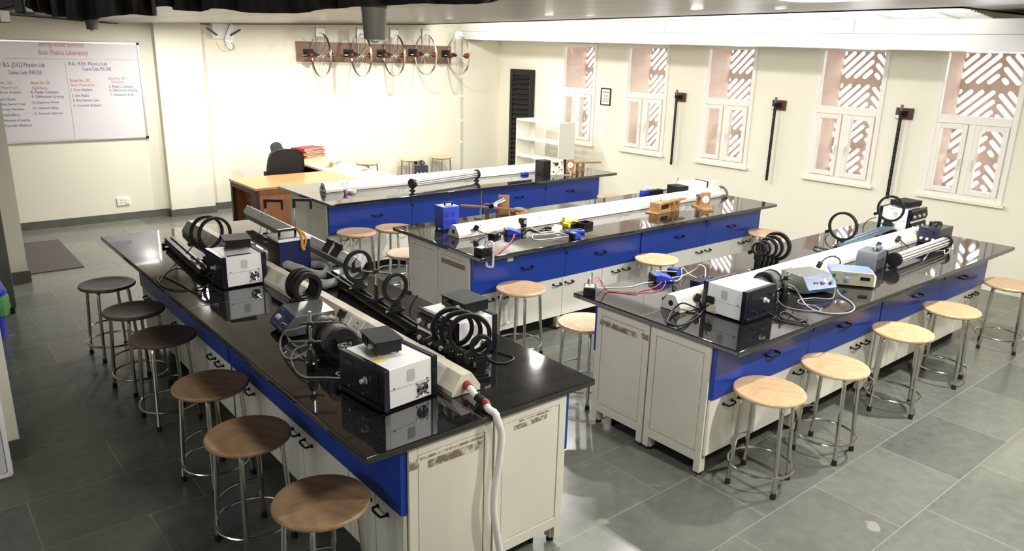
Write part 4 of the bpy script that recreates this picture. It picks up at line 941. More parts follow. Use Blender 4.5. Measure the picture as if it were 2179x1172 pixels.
ring_stand('smaller black ring nearer the camera on the left bench rail', 2.176, 3.665, zr, PI2+.08, .09, .07, .148, .022, -1)
ring_stand('near one of two black rings beside the far left rail', 1.783, 5.565, T_, PI2+.1, .128, .108, .212, .022, 1)
ring_stand('far one of two black rings beside the far left rail', 1.751, 5.645, T_, PI2+.1, .128, .108, .212, .022, 1)
for i, (dy, lab) in enumerate(((0, 'nearest of three stacked black rings beside the raceway, left bench'), (.055, 'middle of three stacked black rings beside the raceway, left bench'), (.11, 'farthest of three stacked black rings beside the raceway, left bench'))):
    ring_stand(lab, 1.805+.004*i, 4.05+dy, T_, PI2+.15, .102-.004*(i == 0), .068, .175, .03, 1 if i == 0 else 0, True)
for i, (y, ro, hc, lab) in enumerate(((2.815, .11, .205, 'nearest big black ring in front of the white module box'), (2.88, .11, .205, 'middle one of three big black rings before the white module box'), (2.943, .11, .205, 'farthest big black ring in front of the white module box'))):
    ring_stand(lab, 2.09-.007*i, y, T_, 1.02, ro, ro-.022, hc, .022, 1, True)
ring_stand('small black ring on a thick post in front of big rings', 2.085, 2.715, T_, PI2-.3, .058, .038, .178, .022, 1)
ring_stand('lone black ring on the blue rail, right bench', 6.22, 3.045, T_+.0, 0.1, .125, .105, .20, .024, 1)
ring_stand('black ring in front of the window end white box, right bench', 7.245, 3.115, zr, 0.1, .125, .105, .165, .024, 1)
for i, (dx, ro, wd_, lab) in enumerate(((0, .055, .02, 'smallest black ring at the left of the ring row, right bench'), (.05, .06, .02, 'second small black ring in the row on the right bench'), (.10, .078, .022, 'third black ring in the row on the right bench'), (.15, .09, .022, 'fourth black ring in the row on the right bench'), (.21, .112, .024, 'largest black ring at the right of the row, right bench'))):
    ring_stand(lab, 4.925+dx*.95, 3.02-.006*i, T_, .15, ro, ro*.76, .19, wd_, 1 if i == 0 else 0)
pn = thing('pin_holder', 'pin stand with horizontal steel rod between two rings on rail', 'stand', (2.19, 3.915, zr), PI2+.08)
MB().box(-.03, .03, -.04, .04, 0, .02).build('carriage', 'black', pn, .003); MB().cyl((0, 0, .02), (0, 0, .1), .014).build('sleeve', 'black', pn); MB().cyl((0, 0, .08), (0, 0, .19), .006).build('post', 'steel', pn)
MB().rbox((0, 0, .185), (.026, .03, .022)).build('clamp', 'blackmatte', pn, .003); MB().cyl((.0, .10, .205), (.0, -.10, .155), .0055, n=10).cyl((0, -.10, .155), (0, -.145, .132), .006, .0008, 10).build('rod', 'steel', pn)
# ---------------------------------------------------------------- air track with blower, gates and glider
p0, p1 = at(757, 556, z=1.02), at(527, 444, z=1.02)
d = p1-p0; d.z = 0; Lt = d.length; an = math.atan2(d.y, d.x)
tk = thing('air_track', 'long aluminium air track across the far side of left bench', 'air track', (p0.x, p0.y, T_), an)
MB().prism([(-.04, .105), (.04, .105), (.04, .13), (.006, .172), (-.006, .172), (-.04, .13)], 'x', 0, Lt).build('triangular_beam', 'alu', tk, .001)
MB().box(0, Lt, -.032, .032, .06, .105).build('channel', 'aludk', tk, .002)
for x in (.45, Lt-.62):
    l = MB().box(x-.02, x+.02, -.025, .025, .02, .062).box(x-.03, x+.03, -.09, .09, .012, .03).build('leg', 'alu', tk, .002)
    for sg in (-1, 1): MB().cyl((x, sg*.075, 0), (x, sg*.075, .03), .012, n=12).build('levelling_foot', 'blackmatte', l)
for x in (-.006, Lt): MB().prism([(-.034, .062), (.034, .062), (.034, .13), (.0, .165), (-.034, .13)], 'x', x, x+.006).build('end_cap', 'blackmatte', tk)
MB().cyl((Lt-.04, .0, .17), (Lt-.04, .0, .215), .005).rbox((Lt-.04, 0, .2), (.014, .02, .045)).build('end_stop', 'blackmatte', tk, .002)
gl_ = thing('glider', 'black glider riding on the near end of the air track', 'glider', (p0.x+d.x*.10, p0.y+d.y*.10, T_+.125), an)
for x0, x1 in ((0, .11), (.14, .25)):
    MB().prism([(-.05, .0), (-.043, .0), (-.006, .047), (.006, .047), (.043, .0), (.05, .0), (.006, .056), (.006, .09), (-.006, .09), (-.006, .056)], 'x', x0, x1).build('saddle', 'blackmatte', gl_)
MB().prism([(-.052, -.005), (-.045, -.005), (-.006, .05), (.006, .05), (.045, -.005), (.052, -.005), (.008, .058), (-.008, .058)], 'x', .108, .142).build('link_plate', 'alu', gl_); MB().cyl((.125, 0, .05), (.125, 0, .075), .009, n=10).build('screw', 'chrome', gl_)
GT = ['photogate with black hooked arm, left of the two over the air track', 'photogate with black hooked arm, right of the two over the air track']
for i, (px, py, tz) in enumerate(((568, 498, 1.165), (629, 500, 1.18))):
    q = at(px, py, z=T_); g = thing('photogate', GT[i], 'photogate', (q.x, q.y, T_), -.62, 'photogates over the air track')
    MB().lathe((0, 0, 0), (0, 0, 1), [(.035, 0), (.035, .01), (.01, .016)], 20).build('base', 'blackmatte', g); H_ = tz-T_
    MB().cyl((0, 0, .01), (0, 0, H_-.02), .005).build('rod', 'steel', g)
    MB().box(-.012, .012, -.01, .012, H_-.06, H_+.0).box(-.012, .15, -.01, .012, H_-.004, H_+.02).box(.13, .15, -.01, .012, H_-.07, H_+.0).build('hooked_arm', 'blackmatte', g, .002)
    MB().tube([(-.012, 0, H_-.04), (-.04, .02, H_-.12), (-.05, .03, .08), (-.07, .02, .006), (-.1, .0, .005)], .003, 6).build('cable', 'cableg', g)
bl = thing('air_blower', 'navy blue box with white rim and carry handle beside air track', 'blower', (2.125, 5.04, T_), .0)
MB().box(-.115, .115, -.105, .105, .012, .245).build('case', 'navy', bl, .004); MB().box(-.118, -.113, -.102, .102, .015, .24).build('side_panel', 'blackmatte', bl, .002)
MB().box(-.12, .12, -.11, .11, .242, .262).build('rim', 'casew', bl, .003); MB().box(-.112, .112, -.102, .102, .26, .264).build('top_plate', 'consoletop', bl, .002)
MB().box(-.075, -.06, -.008, .008, .263, .30).box(.045, .06, -.008, .008, .263, .30).box(-.08, .065, -.011, .011, .296, .31).build('handle', 'blackmatte', bl, .003)
MB().box(-.08, .065, -.0105, .0105, .309, .312).build('grip', 'alu', bl)
MB().tube([(.05, -.02, .31), (.055, -.05, .30), (.05, -.112, .262), (.047, -.118, .20), (.06, -.12, .17)], .011, 8).tube([(.06, -.02, .305), (.08, -.10, .266), (.07, -.119, .21), (.045, -.12, .18)], .008, 8).build('cord', 'strap', bl)
for x in (-.09, .09):
    for y in (-.08, .08): MB().cyl((x, y, 0), (x, y, .014), .012, n=10).build('foot', 'rubber', bl)
MB().lathe((-.05, -.105, .07), (0, -1, 0), [(.032, 0), (.032, .03), (.026, .032)], 20).build('outlet', 'greyd', bl)
hs = thing('air_hose', 'grey ribbed air hose looping from navy blower to the air track', 'hose', at(690, 590, z=T_))
hp = [Vector((2.075, 4.905, T_+.07))] + PP((604, 563, T_+.075), (635, 573, T_+.055), (665, 584, T_+.035), (690, 585, T_+.03), (697, 574, T_+.03), (680, 566, T_+.03), (650, 567, T_+.03), (628, 580, T_+.03), (655, 598, T_+.027), (695, 606, T_+.027), (728, 594, T_+.03), (758, 574, T_+.05), (771, 553, T_+.085), (765, 541, T_+.115))+[p0+Vector((.0, -.012, -.02))]
MB(True).tube([Vector((v.x, v.y, v.z+.006)) for v in hp], .030, 16, 10, ribs=.011).build('tube', 'hose', hs)
wh = thing('cable_hose', 'white ribbed hose with red bands hanging over the near bench edge', 'hose', at(1040, 850, z=T_))
wp = [Vector((1.915, 2.64, T_+.05)), Vector((1.925, 2.60, T_+.05))] + PP((1012, 842, T_+.04), (1032, 856, T_+.03))
xx = at(1058, 880, y=2.352).x; wp += [Vector((xx-.012, 2.40, T_+.022)), Vector((xx-.002, 2.366, T_+.012)), Vector((xx+.002, 2.353, T_-.02))] + [at(px, py, y=2.352) for px, py in ((1066, 925), (1061, 985), (1052, 1040), (1050, 1085), (1056, 1130), (1064, 1180))]
lst = wp[-1]; wp += [lst+Vector((.015, -.01, -.1)), Vector((lst.x+.03, lst.y-.04, .03)), Vector((lst.x+.12, lst.y-.1, .02))]
sp_ = spline(wp, 8)
MB(True).tube(sp_, .0165, 14, smooth=False, ribs=.008).build('tube', 'whose', wh)
def band(i0, i1, m_):
    MB(True).tube(sp_[i0:i1], .019, 14, smooth=False).build('tape_band', m_, wh)
band(5, 11, 'red'); band(24, 30, 'red'); band(17, 24, 'blackmatte')
# ---------------------------------------------------------------- middle bench items
tf = thing('transformer_box', 'bright blue louvred transformer with black carry handle on middle bench', 'power supply', (3.835, 5.53, T_), -.06)
MB().box(-.085, .085, -.075, .075, .016, .215).build('case', 'royal', tf, .004); MB().box(-.084, .084, -.0745, .0745, .213, .219).build('lid', 'lilac', tf, .002)
MB().tube([(-.02, -.0, .217), (-.02, 0, .237), (-.0, 0, .243), (.04, 0, .243), (.055, 0, .235), (.055, 0, .217)], .008, 8, 3).build('handle', 'blackmatte', tf)
for cx_ in (-.045, .02):
    for z0 in (.06, .13):
        for k in range(4): MB().rbox((cx_, -.077, z0+k*.013), (.042, .006, .005), (25, 0, 0)).build('louvre', 'royal', tf)
MB().cyl((.04, -.075, .06), (.04, -.081, .06), .008, n=10).build('fuse_holder', 'blackmatte', tf)
for x in (-.07, .07):
    for y in (-.06, .06): MB().cyl((x, y, 0), (x, y, .018), .01, n=10).build('foot', 'rubber', tf)
def magnetometer(label, x, y, rz, dial=True):
    t = thing('deflection_magnetometer', label, 'instrument', (x, y, T_), rz, 'wooden magnetometers')
    MB().box(-.16, .16, -.05, .05, 0, .012).box(-.15, .15, -.045, .045, .012, .022).build('base_board', 'bench_wood', t, .002)
    MB().box(.04, .056, -.055, .055, .022, .18).build('upright_board', 'bench_wood', t, .003)
    MB().box(.0, .04, -.04, .04, .15, .165).build('cap', 'bench_wood', t, .002)
    if dial: d_ = MB().lathe((.056, 0, .105), (1, 0, 0), [(.04, 0), (.04, .004), (.001, .004)], 28).build('dial', 'meters', t); MB().box(.0602, .0612, -.002, .002, .08, .13).build('needle', 'greyd', d_)
    MB().cyl((.04, 0, .12), (-.13, .0, .115), .026, .017).build('telescope_tube', 'greyd', t); MB().box(-.10, -.08, -.03, .03, .022, .1).build('support', 'bench_wood', t, .002)
    return t
m1 = magnetometer('wooden instrument with upright board and white dial at window end, middle bench', 6.70, 4.85, -2.0)
m2 = magnetometer('wooden instrument with upright white dial at window end of back bench', 7.22, 7.48, -2.0)
def arm(label, x, y, rz, L, h=.09):
    t = thing('magnetometer_scale', label, 'instrument', (x, y, T_), rz, 'wooden magnetometer arms')
    MB().box(-L/2, L/2, -.025, .025, h, h+.014).box(-L/2, L/2, -.025, -.019, h+.014, h+.019).box(-L/2, L/2, .019, .025, h+.014, h+.019).build('arm_board', 'bench_wood', t, .002)
    MB().box(-.05, -.036, -.04, .04, 0, h).box(.036, .05, -.04, .04, 0, h).build('support', 'bench_wood', t, .002)
    return t
arm('wooden arm on a block support left of the dial, middle bench', 6.32, 4.93, .12, .40, .10)
arm('wooden arm pointing to the window at the end of back bench', 7.46, 7.50, -.35, .62, .10)
# crossed arm instrument behind the raceway, left end of the middle bench
ca = thing('crossed_arm_instrument', 'wooden instrument with long slanted arm and chrome tube behind raceway', 'instrument', (4.47, 5.62, T_), -.95)
MB().box(-.36, .30, -.022, .022, .10, .113).box(-.36, .30, -.022, -.017, .113, .118).box(-.36, .30, .017, .022, .113, .118).build('arm_board', 'bench_wood', ca, .002)
MB().box(-.09, -.076, -.04, .04, 0, .10).box(.02, .034, -.04, .04, 0, .1).build('support', 'redwood', ca, .002)
MB().cyl((-.03, .02, .135), (.02, .2, .15), .016, .03).build('telescope_tube', 'chrome', ca); MB().lathe((-.036, -.01, .13), (.2, 1, 0), [(.026, -.02), (.026, .02), (.014, .022)], 18).build('eyepiece', 'blackmatte', ca)
MB().rbox((.02, .22, .1), (.11, .014, .2), (0, 0, 15)).build('upright_board', 'bench_wood', ca, .003)
MB().rbox((-.015, 0, .132), (.055, .05, .03)).build('wire_wrap', 'cablew', ca, .012)
MB().tube([(-.03, -.02, .14), (-.1, -.05, .15), (-.14, -.06, .08), (-.12, -.07, .01), (-.2, -.05, .005)], .004, 6).build('cable', 'cableg', ca)
cpb = thing('compass_block', 'black compass disc on a square wooden block behind the raceway', 'compass', (4.70, 5.54, T_), -.1)
MB().box(-.07, .07, -.05, .05, 0, .07).build('block', 'bench_wood', cpb, .002); MB().lathe((0, 0, .07), (0, 0, 1), [(.05, 0), (.055, .006), (.05, .012), (.056, .016), (.056, .024), (.045, .027), (.002, .027)], 30).build('compass', 'greyd', cpb); MB().lathe((0, 0, .0965), (0, 0, 1), [(.042, 0), (.042, .0015), (.001, .0015)], 24).build('dial_glass', 'greyp', cpb)
wx = thing('wooden_window_box', 'open wooden box on a base board in front of the raceway', 'instrument', (6.13, 4.965, T_), .1)
MB().box(-.15, .12, -.07, .07, 0, .014).build('base_board', 'bench_wood', wx, .002)
MB().box(-.1, .12, -.06, -.045, .014, .035).box(-.1, .12, -.06, -.045, .085, .1).box(-.1, -.06, -.06, -.045, .035, .085).box(.08, .12, -.06, -.045, .035, .085).box(-.1, -.088, -.045, .06, .014, .1).box(.108, .12, -.045, .06, .014, .1).box(-.088, .108, .048, .06, .014, .1).box(-.1, .12, -.06, .06, .1, .11).build('case', 'bench_wood', wx, .002)
MB().cyl((0, 0, .11), (.03, 0, .155), .003, n=8).build('lever', 'greyd', wx)
def adaptor(label, x, y, z, rz):
    t = thing('power_adaptor', label, 'adaptor', (x, y, z), rz)
    MB().box(-.03, .03, -.028, .028, 0, .085).build('body', 'blackmatte', t, .008); MB().box(-.02, .02, -.0295, -.028, .035, .07).build('label', 'print_', t); return t
ad = adaptor('black plug adaptor with white lead on the middle bench raceway', 4.43, 5.165, T_+.012, .2)
MB(True).tube(PP((1128, 482, T_+.03), (1140, 490, T_+.01), (1150, 494, T_+.006), (1175, 492, T_+.006), (1200, 498, T_+.006), (1212, 502, T_+.008)), .0035, 6).build('lead', 'cablew', ad)
def meter(label, x, y, rz, m_, w=.09, l=.12, wedge=True, z=T_):
    t = thing('hand_meter', label, 'meter', (x, y, z), rz, 'blue and yellow hand meters')
    if wedge: MB().prism([(-l/2, 0), (l/2, 0), (l/2, .03), (-l/2+.03, .062), (-l/2, .058)], 'y', -w/2, w/2).build('case', m_, t, .008); MB().box(-l/2-.014, -l/2+.002, -w/2+.004, w/2-.004, .004, .055).build('back_cover', 'blackmatte', t, .003)
    else: MB().box(-l/2, l/2, -w/2, w/2, 0, .032).build('case', m_, t, .008); MB().box(-l/2+.01, l*.05, -w/2+.01, w/2-.01, .03, .034).build('display', 'display', t, .002); MB().lathe((l*.25, 0, .032), (0, 0, 1), [(.022, 0), (.02, .008), (.004, .009)], 20).build('dial', 'blackmatte', t)
    return t
p = at(1091, 499, z=T_); a1 = meter('blue wedge meter with red leads at the left of middle bench', p.x, p.y, -.55, 'meterblue', .11, .13)
p = at(1228, 499, z=T_); meter('flat dark and blue hand meter near the middle bench front edge', p.x+.02, p.y+.05, -.5, 'meterblue', .075, .17, False)
p = at(1219, 506, z=T_); a2 = meter('small bright blue meter beside the flat dark hand meter', p.x-.0, p.y-.03, .1, 'meterblue', .07, .09)
p = at(1215, 481, z=T_); a3 = meter('black multimeter with yellow ends on the middle bench', p.x, p.y, .05, 'blackmatte', .08, .15, False)
for sg in (-1, 1): MB().box(sg*.055, sg*.083, -.044, .044, -.001 if False else .0, .037).build('bumper', 'yellow', a3, .006)
yt = thing('yellow_clip', 'yellow plastic clip lying behind the black and yellow multimeter', 'clip', at(1212, 472, z=T_))
MB().box(-.09, .09, -.02, .02, 0, .018).box(-.09, -.078, -.02, .02, .018, .06).build('body', 'yellow', yt, .006)
tr = thing('open_tray', 'small black open tray right of the yellow multimeter', 'tray', at(1243, 482, z=T_), .1)
MB().box(-.07, .07, -.05, .05, 0, .005).box(-.07, .07, -.05, -.045, 0, .045).box(-.07, .07, .045, .05, 0, .045).box(-.07, -.065, -.05, .05, 0, .045).box(.065, .07, -.05, .05, 0, .045).build('tray_body', 'blackmatte', tr, .002)
ww = thing('adaptor_plug', 'white plug with cable lying between black lead and blue meter', 'plug', at(1184, 490, z=T_), .3)
MB().prism([(-.05, 0), (.045, 0), (.05, .035), (.02, .05), (-.02, .03)], 'y', -.035, .035).build('body', 'plug', ww, .006)
MB(True).tube(PP((1192, 492, T_+.01), (1165, 498, T_+.005), (1135, 500, T_+.005), (1136, 509, T_+.005), (1160, 509, T_+.005), (1190, 505, T_+.006), (1206, 503, T_+.006), (1212, 506, T_+.008)), .0035, 6).build('cable', 'cablew', ww)
bkp = thing('black_lead', 'black lead with plug lying in the middle of the middle bench', 'cable', at(1163, 487, z=T_))
MB(True).tube(PP((1110, 497, T_+.008), (1125, 488, T_+.006), (1140, 492, T_+.005), (1158, 488, T_+.008), (1170, 490, T_+.006), (1174, 485, T_+.006), (1160, 484, T_+.006), (1150, 489, T_+.006)), .006, 6).build('wire', 'cablek', bkp); MB().rbox((0, 0, .012), (.05, .025, .024), (0, 0, 30)).build('plug', 'blackmatte', bkp, .005)
def clamp_box(label, x, y, rz, low, over=True):
    t = thing('clamped_coil_box', label, 'instrument', (x, y, T_), rz, 'black boxes clamped at bench corners')
    MB().box(-.065, .065, -.04, .04, 0, .06).build('body', 'blackmatte', t, .004); MB().box(-.055, .02, -.03, .03, .06, .066).build('top_plate', 'alu', t, .002)
    if over: pts = [(-.01, -.035, .066), (.0, -.045, .11), (.012, -.085, .115), (.012, -.098, .08), (.012, -.098, -.06), (.006, -.09, -.085), (-.01, -.055, -.08), (-.01, -.05, -.05)]
    else: pts = [(-.04, .0, .066), (-.045, 0, .11), (-.035, 0, .12), (.01, 0, .11), (.02, 0, .1), (.02, 0, .064)]
    MB().tube(pts, .009 if over else .006, 8).build('g_clamp', 'alu', t)
    MB().cyl((.015 if over else .02, -.01, .06), (.015 if over else .02, -.01, .15), .005, n=10).build('screw_rod', 'steel', t)
    for sx in (.035, .05): MB().lathe((sx, .01, .06), (0, 0, 1), [(.007, 0), (.008, .02), (.005, .03), (.003, .035)], 12).build('terminal_plug', 'red', t)
    return t
p = at(1033, 547, z=T_); c1 = clamp_box('black box held by G clamp at the middle bench near corner', p.x+.03, 4.615, .15, True)
MB(True).tube(PP((1044, 530, T_+.085), (1050, 536, T_+.06), (1068, 527, T_+.01), (1085, 515, T_+.008), (1094, 503, T_+.02), (1096, 497, T_+.035)), .0025, 6).build('lead', 'cabler', c1); MB(True).tube(PP((1056, 545, T_+.004), (1063, 536, T_+.004), (1080, 522, T_+.006), (1090, 510, T_+.01), (1093, 498, T_+.035)), .003, 6).build('lead', 'cabler', c1)
c2 = clamp_box('black box with clamp and red plugs at left tip of right bench', 3.515, 3.385, .75, False, False)
MB(True).tube(PP((1263, 600, T_+.095), (1272, 590, T_+.1), (1283, 608, T_+.05), (1292, 618, T_+.006), (1330, 621, T_+.004), (1380, 622, T_+.004), (1405, 616, T_+.006), (1414, 606, T_+.02), (1416, 597, T_+.035)), .0027, 6).build('lead', 'cabler', c2)
MB(True).tube(PP((1267, 600, T_+.095), (1277, 596, T_+.09), (1286, 612, T_+.03), (1300, 620, T_+.004), (1350, 625, T_+.004), (1360, 619, T_+.004), (1390, 612, T_+.006), (1408, 600, T_+.03)), .0027, 6).build('lead', 'cabler', c2)
c3 = clamp_box('small black box with steel rod and red lead at window end', 7.37, 5.75, .1, False, False)
MB(True).tube(PP((1444, 388, T_+.085), (1440, 398, T_+.02), (1420, 402, T_+.005), (1400, 408, T_+.005), (1380, 412, T_+.02)), .003, 6).build('lead', 'cablek', c3)
# right bench meters and leads
p = at(1407, 600, z=T_); b1 = meter('blue wedge meter with red leads on the right bench', p.x+.03, p.y+.02, -.5, 'meterblue', .12, .14)
p = at(1436, 584, z=T_); b2 = meter('small blue meter with white leads behind the wedge meter, right bench', p.x, p.y, .2, 'meterblue', .08, .1)
p = at(1492, 600, z=T_); b3 = meter('flat navy hand meter lying left of the white box', p.x, p.y, .15, 'navy', .08, .2, False)
wl = thing('white_lead', 'tangle of white leads between blue meters on the right bench', 'cable', at(1440, 595, z=T_))
MB(True).tube(PP((1425, 597, T_+.02), (1440, 597, T_+.005), (1450, 588, T_+.01), (1450, 572, T_+.06), (1455, 571, T_+.06), (1466, 583, T_+.01), (1485, 591, T_+.02), (1500, 588, T_+.03)), .0035, 6).tube(PP((1500, 590, T_+.035), (1500, 570, T_+.06), (1488, 563, T_+.08), (1480, 572, T_+.04), (1462, 582, T_+.006), (1445, 588, T_+.005), (1430, 590, T_+.01)), .0035, 6).tube(PP((1390, 586, T_+.02), (1384, 582, T_+.03), (1395, 577, T_+.03), (1425, 577, T_+.04), (1440, 578, T_+.05)), .0035, 6).build('wire', 'cablew', wl)
wl2 = thing('white_lead', 'single white lead running along the rear edge of right bench', 'cable', at(1330, 611, z=T_))
MB(True).tube(PP((1270, 612, T_+.03), (1290, 612, T_+.005), (1340, 610, T_+.004), (1370, 602, T_+.004), (1396, 599, T_+.01)), .0035, 6).build('wire', 'cablew', wl2)
def coilcable(name, label, paths, m_='cablek', r=.005, base=None, plug=None):
    t = thing(name, label, 'cable', at(*base, z=T_))
    for q in paths: MB(True).tube(PP(*q), r, 8).build('wire', m_, t)
    if plug: MB(True).rbox(at(plug[0], plug[1], z=plug[2]), (.045, .035, .05), (20, 20, 30)).build('plug', 'blackmatte', t, .008)
    return t
z_ = T_+.006
coilcable('power_lead', 'coiled black power lead at the near end of right raceway', [((1487, 638, T_+.07), (1491, 652, T_+.02), (1488, 660, z_), (1478, 672, z_), (1455, 687, z_), (1430, 690, z_), (1420, 684, z_), (1428, 672, z_), (1450, 662, z_), (1475, 664, z_), (1492, 670, z_)), ((1509, 647, T_+.1), (1500, 655, T_+.04), (1488, 670, z_), (1470, 683, z_), (1440, 692, z_+.01), (1421, 685, z_+.01), (1424, 672, z_+.01), (1436, 655, z_+.03), (1450, 645, z_+.08), (1465, 648, z_+.07), (1485, 658, z_+.01))], base=(1450, 670), plug=(1484, 633, T_+.075))
coilcable('black_lead', 'black cable loops lying behind the near end of right raceway', [((1410, 634, z_), (1418, 628, z_), (1440, 626, z_), (1448, 630, z_+.01), (1432, 612, z_), (1434, 608, z_+.02), (1441, 618, z_), (1446, 625, z_), (1450, 617, z_), (1462, 616, z_), (1470, 622, z_))], base=(1440, 622), r=.006)
coilcable('signal_lead', 'grey signal lead curling in front of blue meter, right bench', [((1676, 605, T_+.14), (1690, 612, T_+.1), (1702, 630, T_+.02), (1714, 648, z_), (1735, 661, z_), (1770, 667, z_), (1805, 665, z_), (1818, 655, z_), (1808, 641, z_), (1785, 625, z_+.01), (1777, 605, z_+.05), (1776, 596, z_+.055))], 'cableg', .005, (1740, 660))
coilcable('signal_lead', 'thin grey lead looping below the blue sloping meter', [((1776, 612, z_+.05), (1774, 630, z_), (1762, 636, z_), (1730, 634, z_), (1700, 638, z_), (1702, 646, z_), (1730, 650, z_), (1745, 658, z_), (1740, 662, z_), (1700, 659, z_), (1670, 652, z_), (1656, 640, z_+.01), (1655, 628, z_+.05))], 'cableg', .0035, (1710, 645))
coilcable('signal_lead', 'black lead from the navy front looping on right bench', [((1630, 656, T_+.05), (1640, 668, z_+.01), (1655, 680, z_), (1690, 687, z_), (1715, 690, z_), (1717, 684, z_), (1695, 676, z_), (1672, 663, z_), (1660, 668, z_), (1668, 678, z_), (1700, 684, z_), (1718, 678, z_))], 'cablek', .0045, (1680, 680))
coilcable('raceway_plug', 'black plug with curved lead in the right raceway behind beige meter', [((1744, 562, T_+.1), (1756, 550, T_+.14), (1772, 545, T_+.15), (1786, 552, T_+.12), (1787, 563, T_+.06))], 'cablek', .005, (1750, 562), (1743, 563, T_+.085))
coilcable('raceway_plug', 'black plug in the right raceway beside the grey instrument', [((1870, 520, T_+.09), (1875, 532, T_+.04), (1885, 540, z_), (1893, 548, z_))], 'cablek', .005, (1870, 523), (1869, 521, T_+.085))
coilcable('raceway_plug', 'black plug in the right raceway near the chrome rod tube', [((1912, 508, T_+.09), (1922, 517, T_+.04), (1934, 527, z_))], 'cablek', .005, (1912, 510), (1911, 508, T_+.085))
coilcable('black_lead', 'black cable looping around the lone ring, right bench', [((1763, 498, T_+.14), (1756, 507, T_+.1), (1758, 518, T_+.03), (1768, 530, z_), (1750, 535, z_), (1732, 530, z_), (1735, 524, z_), (1760, 530, z_), (1775, 534, z_))], 'cablek', .0045, (1755, 528))
coilcable('black_lead', 'thin black cable curving from the far ring, right bench', [((1863, 462, T_+.17), (1848, 468, T_+.13), (1837, 480, T_+.06), (1836, 493, z_), (1842, 499, z_))], 'cablek', .004, (1840, 490))
coilcable('white_lead', 'white twisted lead hanging off the chrome rod tube end', [((2018, 510, T_+.1), (2026, 518, T_+.05), (2026, 530, z_), (2012, 528, z_), (2010, 540, z_), (2020, 534, z_), (2016, 526, z_), (2005, 533, z_), (1985, 530, z_), (1975, 540, z_), (1965, 552, z_))], 'cablew', .004, (2015, 532))
# left bench leads
coilcable('signal_lead', 'grey lead looping from the navy console to chrome stand', [((604, 688, T_+.06), (607, 705, T_+.02), (615, 722, z_), (630, 737, z_), (645, 735, z_+.03), (656, 727, z_+.06))], 'cableg', .005, (615, 722))
coilcable('signal_lead', 'thick grey lead looping left of the chrome rod stand', [((655, 692, T_+.17), (630, 700, T_+.14), (606, 706, T_+.09), (596, 725, T_+.03), (597, 745, z_), (608, 760, z_), (625, 762, z_), (640, 755, z_+.01), (654, 748, z_+.03))], 'cableg', .0055, (600, 745))
coilcable('signal_lead', 'long grey lead snaking in front of the front white box', [((656, 733, T_+.06), (630, 742, z_+.02), (620, 758, z_), (622, 775, z_), (632, 792, z_), (650, 802, z_), (690, 803, z_), (725, 804, z_), (724, 800, z_), (715, 796, z_), (718, 792, z_), (727, 791, z_+.01))], 'cableg', .0045, (640, 795))
coilcable('black_lead', 'black cable falling from far rings onto the left bench', [((411, 521, T_+.12), (400, 535, T_+.08), (375, 560, T_+.02), (352, 580, z_), (340, 597, z_), (338, 602, z_)), ((440, 608, T_+.02), (415, 614, z_), (385, 617, z_), (352, 612, z_), (335, 597, z_), (340, 588, z_), (360, 592, z_), (390, 608, z_), (415, 622, z_), (440, 627, z_), (428, 628, z_), (428, 618, z_), (440, 608, z_), (452, 603, z_+.01))], 'cablek', .0045, (370, 600))
coilcable('black_lead', 'black cable from the smaller rail ring down to left bench', [((888, 628, T_+.2), (880, 640, T_+.15), (873, 655, T_+.1), (872, 668, T_+.05), (880, 678, T_+.02), (892, 682, z_))], 'cablek', .004, (885, 675))
coilcable('black_lead', 'black cable looping right of the white module box', [((1045, 742, T_+.03), (1036, 757, z_), (1050, 770, z_), (1075, 772, z_), (1092, 764, z_), (1088, 757, z_), (1070, 752, z_), (1058, 748, z_))], 'cablek', .005, (1070, 765))
coilcable('raceway_plug', 'black plug standing in the left bench raceway behind black drums', [((725, 672, T_+.11), (720, 690, T_+.06), (712, 700, T_+.03))], 'cablek', .006, (726, 668), (727, 667, T_+.11))
coilcable('raceway_plug', 'dark round plug at near end of the middle bench raceway', [((1013, 484, T_+.09), (1018, 490, T_+.05), (1030, 496, T_+.02), (1048, 498, z_), (1075, 494, z_), (1085, 488, z_))], 'cablek', .004, (1013, 484), (1013, 485, T_+.075))
pb_ = thing('black_adaptor', 'black adaptor brick lying in front of middle bench raceway', 'adaptor', at(1052, 503, z=T_), .4); MB().box(-.06, .06, -.035, .035, 0, .035).build('body', 'blackmatte', pb_, .005); MB().box(.01, .04, -.0365, -.034, .008, .028).build('label', 'print_', pb_)
# rod tubes (solenoid frames)
def rods(label, p, q, zc):
    p, q = Vector((*p, T_)), Vector((*q, T_)); d = q-p; L = d.length
    t = thing('rod_tube', label, 'instrument', p, math.atan2(d.y, d.x), 'chrome rod tubes')
    for x, s in ((0, -1), (L, 1)):
        MB().lathe((x, 0, zc), (1, 0, 0), [(.02, -.02), (.055, -.02), (.058, -.01), (.058, .012), (.05, .02), (.02, .02)], 30).build('end_disc', 'blackmatte', t)
        MB().box(x-.02, x+.02, -.03, .03, 0, .012).box(x-.012, x+.012, -.014, .014, .012, zc-.045).build('foot', 'blackmatte', t, .003)
    for k in range(10):
        a = 2*math.pi*k/10; MB().cyl((.0, .036*math.cos(a), zc+.036*math.sin(a)), (L, .036*math.cos(a), zc+.036*math.sin(a)), .0085, n=10).build('rod', 'rodsteel', t)
    MB().lathe((.03, 0, zc), (1, 0, 0), [(.047, -.012), (.049, 0), (.047, .012)], 24).build('clamp_band', 'chrome', t)
    return t
rods('tube of chrome rods between black discs on the right bench', (5.97, 2.475), (6.99, 2.50), .072)
rods('tube of chrome rods between black discs on the back bench', (4.62, 7.355), (5.69, 7.55), .085)
